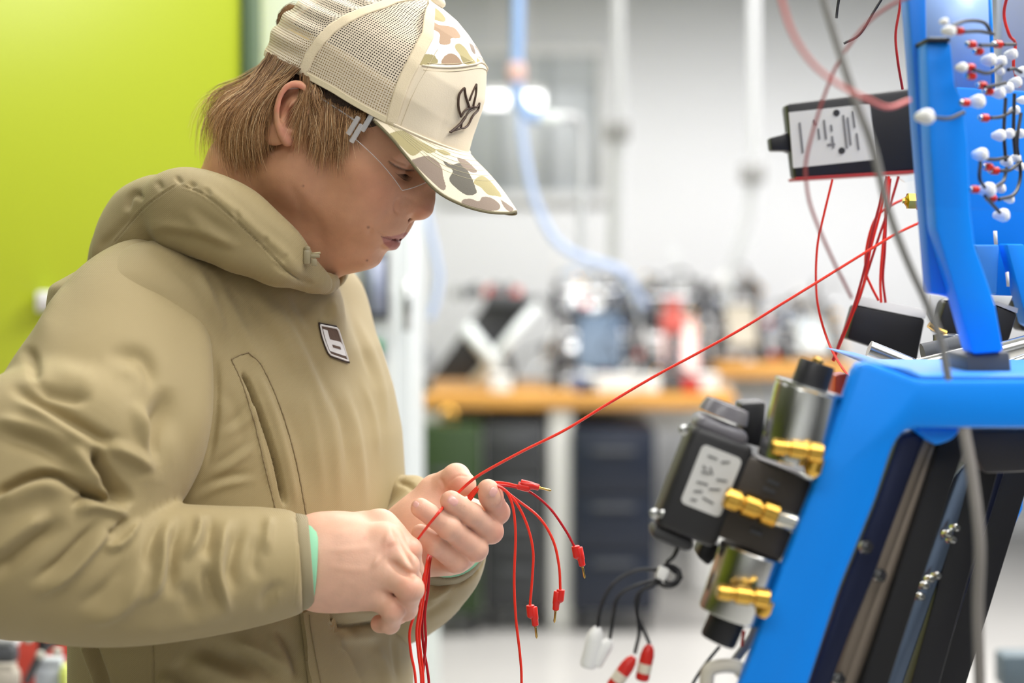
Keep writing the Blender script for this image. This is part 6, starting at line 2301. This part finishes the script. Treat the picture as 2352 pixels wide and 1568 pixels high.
RC_ = 76 * kv
cyl(1815, 1062, 1856, 892, RC_, [(0, .96), (.02, 1), (.96, 1), (1, .97), (1.0, .5)], M_chrome, 'upper_cylinder', .006)
cyl(1856, 896, 1859, 886, RC_, [(0, 1.0), (.3, 1.03), (.9, 1.03), (1, .98)], mat('rim_silver', lin(220, 222, 222), rough=.25, metal=1), 'cylinder_rim', .006)
cyl(1858, 892, 1878, 832, 42 * kv, [(0, 1), (.9, 1), (1, .93)], M_blk, 'end_cap', .006)
cyl(1725, 1264, 1674, 1414, RC_ * .95, [(0, .96), (.02, 1), (.97, 1), (1, .96)], M_chrome, 'lower_cylinder', .006)
cyl(1674, 1412, 1648, 1472, 42 * kv, [(0, 1), (.9, 1), (1, .93)], M_blk, 'end_cap', .006)
MB().lathe(vp(1877, 833, -.018) , VU, [(0, .004), (.003, .004), (.004, .002)], 12).build('cap_screw', M_brass2, vu)


def fitting(x0, y0, x1, y1, r, name='brass_fitting', dy=-.024, m=None, nn=3):
    a, b = vp(x0, y0, dy), vp(x1, y1, dy)
    L = np.linalg.norm(b - a)
    prof = [(0, .7), (.04, .95), (.26, 1), (.28, .8), (.34, .78), (.36, 1.06), (.62, 1.06), (.64, .82), (.70, .82), (.72, 1.15), (.97, 1.15), (1, .9)]
    return MB().lathe(a, b - a, [(L * t, r * s) for t, s in prof], 6 + 2 * nn).build(name, m or M_brass2, vu)


fitting(1772, 1024, 1890, 1042, 20 * kv, dy=-.052)
fitting(1664, 1140, 1785, 1186, 26 * kv, dy=-.034)
fitting(1646, 1358, 1768, 1376, 20 * kv, dy=-.052)
MB().lathe(vp(1878, 1050, -.050), -VU, [(0, .0055), (.01, .0065), (.014, .004)], 14).build('brass_elbow', M_brass2, vu)
MB().lathe(vp(1762, 1378, -.050), -VU, [(0, .0055), (.008, .006), (.012, .004)], 14).build('brass_elbow', M_brass2, vu)
MB().lathe(vp(1778, 1186, -.020), vp(1836, 1204, -.020) - vp(1778, 1186, -.020), [(0, .0070), (.016, .0075), (.018, .006)], 24).build('silver_port', mat('port_silver', lin(214, 214, 206), rough=.2, metal=1), vu)
for x, y in ((1776, 1108), (1737, 1222), (1766, 1126)):
    MB().box(vp(x, y, -.022), (.009, .001, .003), RV_, .0003).build('engraved_mark', M_dgrey, vu)
MB().prism([vp(x, y, .012) for x, y in [(1700, 925), (1760, 922), (1752, 1030), (1706, 1016)]], (0, .03, 0), .003).build('rear_coil', M_blk, vu)
MB().prism([vp(x, y, .012) for x, y in [(1618, 1238), (1664, 1258), (1628, 1302), (1598, 1276)]], (0, .03, 0), .003).build('rear_coil', M_blk, vu)
t = MB().prism([P(x, y, 1.40) for x, y in [(1918, 862), (1950, 858), (1946, 930), (1916, 918)]], (0, .03, 0), .002).build('red_block', mat('orange_red', lin(214, 78, 52), rough=.4))
tag(t, 'orange red block between the upper cylinder and the frame corner', 'block')

# valve cables and their plugs
GVv = 'black cables of the solenoid valve'
coil = [(1535 + 27 * math.cos(a), 1322 + 24 * math.sin(a), Yv + .002 * math.sin(3 * a) + a * .0006) for a in np.linspace(0, 4 * math.pi, 40)]
cable([(1562, 1246, Yv), (1548, 1276, Yv), (1532, 1296, Yv)] + coil, .0016, M_blk, 'black cable from the valve coiled into a small ring', 'coiled_cable', None, n=120)
cable([(1520, 1300, Yv), (1530, 1336, Yv - .006), (1552, 1334, Yv - .004), (1560, 1306, Yv)], .0015, M_blk, 'outer turn of black cable around the coiled ring', 'coiled_cable')
t = MB().box(P(1521, 1316, Yv - .008), (.0075, .006, .009), RV_, .0015).build('cable_clip', M_wht)
tag(t, 'white clip holding the coiled black cable', 'clip')
for pts, lab in (([(1515, 1308), (1460, 1310), (1410, 1340), (1382, 1390), (1372, 1442)], 'outermost black cable running to the white connector'),
                 ([(1518, 1330), (1460, 1345), (1420, 1372), (1408, 1420), (1400, 1470)], 'second black cable, ending behind the white connector'),
                 ([(1520, 1336), (1480, 1352), (1462, 1376), (1466, 1420), (1478, 1445), (1492, 1478)], 'black cable running to the upright red connector'),
                 ([(1500, 1345), (1472, 1360), (1464, 1400), (1468, 1450), (1458, 1500)], 'black cable running to the slanted red connector')):
    cable([(x, y, Yv + .004) for x, y in pts], .0013, M_blk, lab, 'valve_cable', None)


def connector(x0, y0, x1, y1, r, m, label, band=True):
    a, b = P(x0, y0, Yv + .004), P(x1, y1, Yv + .004)
    L = np.linalg.norm(b - a)
    t = empty('cable_connector', a, label, 'connector')
    MB().lathe(a, b - a, [(0, r * .4), (L * .12, r * .8), (L * .3, r), (L * .95, r), (L, r * .8)], 16).build('shell', m, t)
    if band:
        d = (b - a) / L
        MB().lathe(a + d * L * .52, d, [(0, r * 1.03), (L * .26, r * 1.03)], 16).build('paper_band', mat('band_cream', lin(226, 216, 196), rough=.6), t)


connector(1372, 1440, 1350, 1532, .0060, M_wht, 'large white connector hanging left of the red ones', False)
connector(1402, 1468, 1368, 1528, .0045, M_wht, 'slimmer white connector tilted behind the large white one', False)
connector(1456, 1508, 1405, 1580, .0052, M_red, 'slanted red connector with a cream band at the bottom edge')
connector(1492, 1480, 1474, 1562, .0050, M_red, 'upright red connector with a cream band')
cable([(1653, 1484, 1.29), (1620, 1525, 1.29), (1590, 1572, 1.29), (1560, 1640, 1.29)], .0012, M_blk, 'thin black cable dropping from the lower end cap')
cable([(1742, 1420, 1.31), (1728, 1460, 1.31), (1700, 1500, 1.31), (1676, 1530, 1.31)], .0032, M_cable, 'short grey cable leaving the frame below the valve unit')
cable([(1709, 1448, 1.30), (1706, 1466, 1.30), (1704, 1484, 1.30)], .0012, M_redw, 'short red wire end hanging by the lower cylinder')
t = MB().tube([P(1622, 1600, 1.25), P(1626, 1545, 1.25), P(1648, 1530, 1.25), P(1690, 1530, 1.25), P(1706, 1545, 1.25)], .0052, 12, n=26).build('hook_bracket', mat('cream_plastic', lin(214, 208, 194), rough=.35))
tag(t, 'cream hook shaped bracket at the bottom edge left of the post', 'hook')

# ---- loose cables hanging over the machine
cable([(1880, -60, 1.10), (1893, 0, 1.10), (1920, 90, 1.10), (1962, 222, 1.10), (2005, 340, 1.11), (2040, 480, 1.12), (2085, 600, 1.13), (2130, 700, 1.15), (2160, 780, 1.17), (2178, 868, 1.20)], .0026, M_cable, 'thick grey cable falling diagonally from the top to the blue beam', n=80)
cable([(2214, 985, 1.15), (2234, 1100, 1.14), (2250, 1250, 1.13), (2246, 1400, 1.13), (2250, 1570, 1.13), (2252, 1900, 1.13)], .0037, mat('grey_cable2', lin(128, 124, 120), rough=.5), 'thick grey cable hanging in front of the inner rails')
cable([(1782, -60, 1.02), (1795, 0, 1.02), (1822, 80, 1.02), (1870, 150, 1.03), (1930, 196, 1.05), (1990, 226, 1.07), (2040, 246, 1.10), (2088, 230, 1.14)], .0013, mat('pale_red', lin(214, 110, 104), rough=.5), 'out of focus pale red wire arching in front of the power supply', n=70)
cable([(2100, -10, 1.2), (2050, 10, 1.2), (1990, 55, 1.2), (1930, 135, 1.2), (1895, 215, 1.2), (1865, 310, 1.2), (1851, 372, 1.2), (1852, 420, 1.2), (1864, 480, 1.2), (1905, 580, 1.2), (1956, 684, 1.22)], .0011, mat('dusty_red', lin(150, 70, 70), rough=.5), 'thin dark red wire looping down across the label of the power supply', n=80)
cable([(1932, -30, 1.5), (1924, 15, 1.5), (1921, 42, 1.5)], .0012, M_blk, 'short black wire end at the top, left of the others')
cable([(2036, -20, 1.5), (2008, 25, 1.5), (1975, 78, 1.5), (1938, 100, 1.5)], .0012, M_blk, 'black wire curving down from the top edge')
cable([(2072, -40, 1.45), (2066, 20, 1.45), (2057, 80, 1.45), (2062, 140, 1.45), (2073, 205, 1.46)], .0011, M_dredw, 'thin red wire hanging beside the blue column down to the power supply')
cable([(1912, 412, 1.60), (1893, 490, 1.60), (1878, 560, 1.60), (1874, 640, 1.60), (1880, 710, 1.60), (1900, 780, 1.60), (1925, 830, 1.58), (1952, 868, 1.55)], .0011, M_redw, 'thin red wire bowing left from under the power supply to the frame corner')
for k, (pts, m, lab) in enumerate([([(2036, 405), (2020, 470), (2002, 540), (1985, 620), (1962, 700), (1935, 770), (1912, 828)], M_dredw, 'leftmost dark red wire of the bundle below the power supply'),
                                   ([(2042, 405), (2024, 480), (2000, 570), (1984, 650), (1958, 720), (1930, 790), (1914, 830)], M_redw, 'second red wire of the bundle below the power supply'),
                                   ([(2064, 405), (2046, 465), (2020, 540), (1994, 620), (1972, 690), (1940, 760), (1916, 826)], M_dredw, 'dark red wire crossing into the bundle from the right'),
                                   ([(2090, 452), (2050, 470), (2012, 500), (1992, 560), (1988, 620), (2000, 655), (2018, 690)], M_redw, 'red wire from the brass coupling curling down to the black module'),
                                   ([(2042, 405), (2034, 500), (2028, 560), (2022, 640), (2024, 695)], M_redw, 'straight red wire right of the bundle'),
                                   ([(2045, 410), (2036, 500), (2032, 580), (2028, 640), (2034, 695)], M_dredw, 'dark red wire rightmost of those reaching the black module')]):
    cable([(x, y, 1.60 + .004 * k) for x, y in pts], .0012, m, lab, 'wire')
cable([(2320, -30, 1.42), (2306, 30, 1.43), (2318, 80, 1.43), (2332, 100, 1.44), (2328, 150, 1.44), (2342, 200, 1.45)], .0013, M_redw, 'red wire looping along the right side of the clear panel', 'wire')
t = tag(MB().box(P(2340, 1535, 2.6), (.06, .05, .05), None, .006).build('small_crate', mat('crate_grey', lin(90, 104, 112), rough=.5)), 'small grey crate on the floor side at the lower right edge', 'crate')

# ================================================================ red test leads in his hands
M_lead = mat('lead_red', lin(232, 52, 34), rough=.3, spec=.5)
M_lead2 = mat('lead_crimson', lin(178, 26, 34), rough=.3, spec=.5)
M_plug = mat('plug_red', lin(222, 44, 34), rough=.28, spec=.6)
M_pin = mat('gold_pin', lin(214, 176, 96), rough=.2, metal=1.0)


def lead(pts, r, m, label, plug_=None, n=60, group=None):
    """pts (px, py, depth); plug_ = (entry, axis angle in image, scale, flip)"""
    p0 = P(*pts[0])
    t = empty('test_lead', p0, label, 'test lead', group)
    MB().tube([P(*p) for p in pts], r, 10, n=n).build('wire', m, t)
    if plug_:
        (x, y), ang, Y, flip = plug_
        k = Y / FPX
        d = V3((math.cos(ang), 0, -math.sin(ang)))
        s = V3((-math.sin(ang), 0, -math.cos(ang))) * flip
        a = P(x, y, Y)
        pl = MB()
        pl.lathe(a - d * 3 * k, d, [(0, 8.0 * k), (1 * k, 9.5 * k), (24 * k, 10 * k), (27 * k, 9 * k), (31 * k, 4 * k)], 20)
        c2 = a + s * 7 * k + d * 2 * k
        pl.lathe(c2, d, [(0, 8.0 * k), (1.5 * k, 9 * k), (28 * k, 9 * k), (30 * k, 8 * k), (42 * k, 7.6 * k), (44 * k, 6 * k)], 20)
        body_ = pl.build('plug_body', M_plug, t)
        MB().lathe(c2 + d * 43 * k, d, [(0, 3.4 * k), (3 * k, 3.4 * k), (4 * k, 2.6 * k), (26 * k, 2.8 * k), (30 * k, .8 * k)], 14).build('pin', M_pin, body_)
    return t


Z = 1.50
lead([(957, 1242, 1.462), (984, 1206, 1.450), (1000, 1186, 1.448), (1009, 1175, 1.451), (1020, 1162, 1.474), (1045, 1138, 1.486), (1075, 1110, 1.486), (1110, 1085, 1.486), (1200, 1036, 1.49), (1300, 986, 1.50), (1400, 925, 1.51), (1500, 866, 1.52), (1600, 812, 1.53), (1700, 757, 1.54), (1800, 695, 1.55),
      (1870, 652, 1.56), (1990, 578, 1.58), (2060, 536, 1.59), (2128, 504, 1.60)], .00122, M_lead, 'long taut red lead running from the fingers up to the blue machine', n=160)
lead([(1075, 1140, 1.500), (1098, 1118, 1.495), (1130, 1108, 1.498), (1160, 1109, Z), (1190, 1116, Z)], .0011, M_lead, 'short red lead whose plug points right just beside the fingertips', ((1192, 1115), math.radians(14), Z, -1))
lead([(1080, 1142, 1.503), (1100, 1122, 1.503), (1140, 1114, 1.505), (1180, 1118, 1.506), (1218, 1130, 1.506), (1262, 1166, 1.506), (1298, 1216, 1.505), (1321, 1258, 1.505)], .0011, M_lead2, 'crimson lead arching furthest right, plug hanging at its end', ((1322, 1256), math.radians(79), 1.505, -1))
lead([(1076, 1144, 1.498), (1100, 1120, 1.494), (1140, 1116, 1.496), (1188, 1148, 1.50), (1238, 1188, 1.50), (1270, 1240, 1.50), (1284, 1300, 1.50), (1287, 1356, 1.50)], .00115, M_lead, 'red lead with its plug hanging second from the right', ((1288, 1356), math.radians(96), 1.50, 1))
lead([(1078, 1146, 1.495), (1102, 1118, 1.490), (1146, 1116, 1.492), (1184, 1152, 1.495), (1210, 1204, 1.495), (1224, 1262, 1.495), (1223, 1320, 1.495), (1217, 1392, 1.495)], .00115, M_lead, 'red lead with its plug hanging lowest, third from the right', ((1218, 1392), math.radians(84), 1.495, -1))
lead([(1080, 1148, 1.491), (1104, 1120, 1.486), (1148, 1118, 1.488), (1174, 1150, 1.49), (1184, 1220, 1.49), (1181, 1330, 1.49), (1185, 1420, 1.49), (1195, 1510, 1.49), (1198, 1580, 1.49), (1196, 1800, 1.49)], .00115, M_lead, 'red lead dropping straight past the bottom edge right of the hands', n=80)
for k, (pts, m, lab) in enumerate([
        ([(992, 1254, 1.515), (984, 1284, 1.486), (972, 1330, 1.472), (955, 1400, 1.470), (941, 1450, 1.470), (944, 1500, 1.470), (955, 1568, 1.470), (962, 1760, 1.47)], M_lead, 'leftmost red lead hanging below the near hand'),
        ([(992, 1254, 1.517), (982, 1284, 1.488), (975, 1330, 1.476), (964, 1400, 1.476), (957, 1450, 1.476), (962, 1510, 1.476), (968, 1568, 1.476), (972, 1760, 1.476)], M_lead, 'second red lead from the left hanging below the near hand'),
        ([(994, 1254, 1.519), (986, 1286, 1.490), (978, 1340, 1.482), (968, 1410, 1.482), (963, 1460, 1.482), (970, 1530, 1.482), (973, 1580, 1.482), (980, 1760, 1.482)], M_lead, 'third red lead from the left hanging below the near hand'),
        ([(994, 1254, 1.521), (986, 1286, 1.492), (984, 1350, 1.488), (976, 1410, 1.488), (978, 1470, 1.488), (973, 1530, 1.488), (969, 1580, 1.488), (962, 1760, 1.488)], M_lead2, 'dark crimson lead behind the others below the near hand'),
        ([(996, 1254, 1.523), (988, 1286, 1.494), (980, 1350, 1.492), (970, 1420, 1.492), (972, 1480, 1.492), (982, 1540, 1.492), (986, 1590, 1.492), (990, 1760, 1.492)], M_lead2, 'crimson lead crossing to the right below the near hand')]):
    lead(pts, .00118, m, lab, n=60)
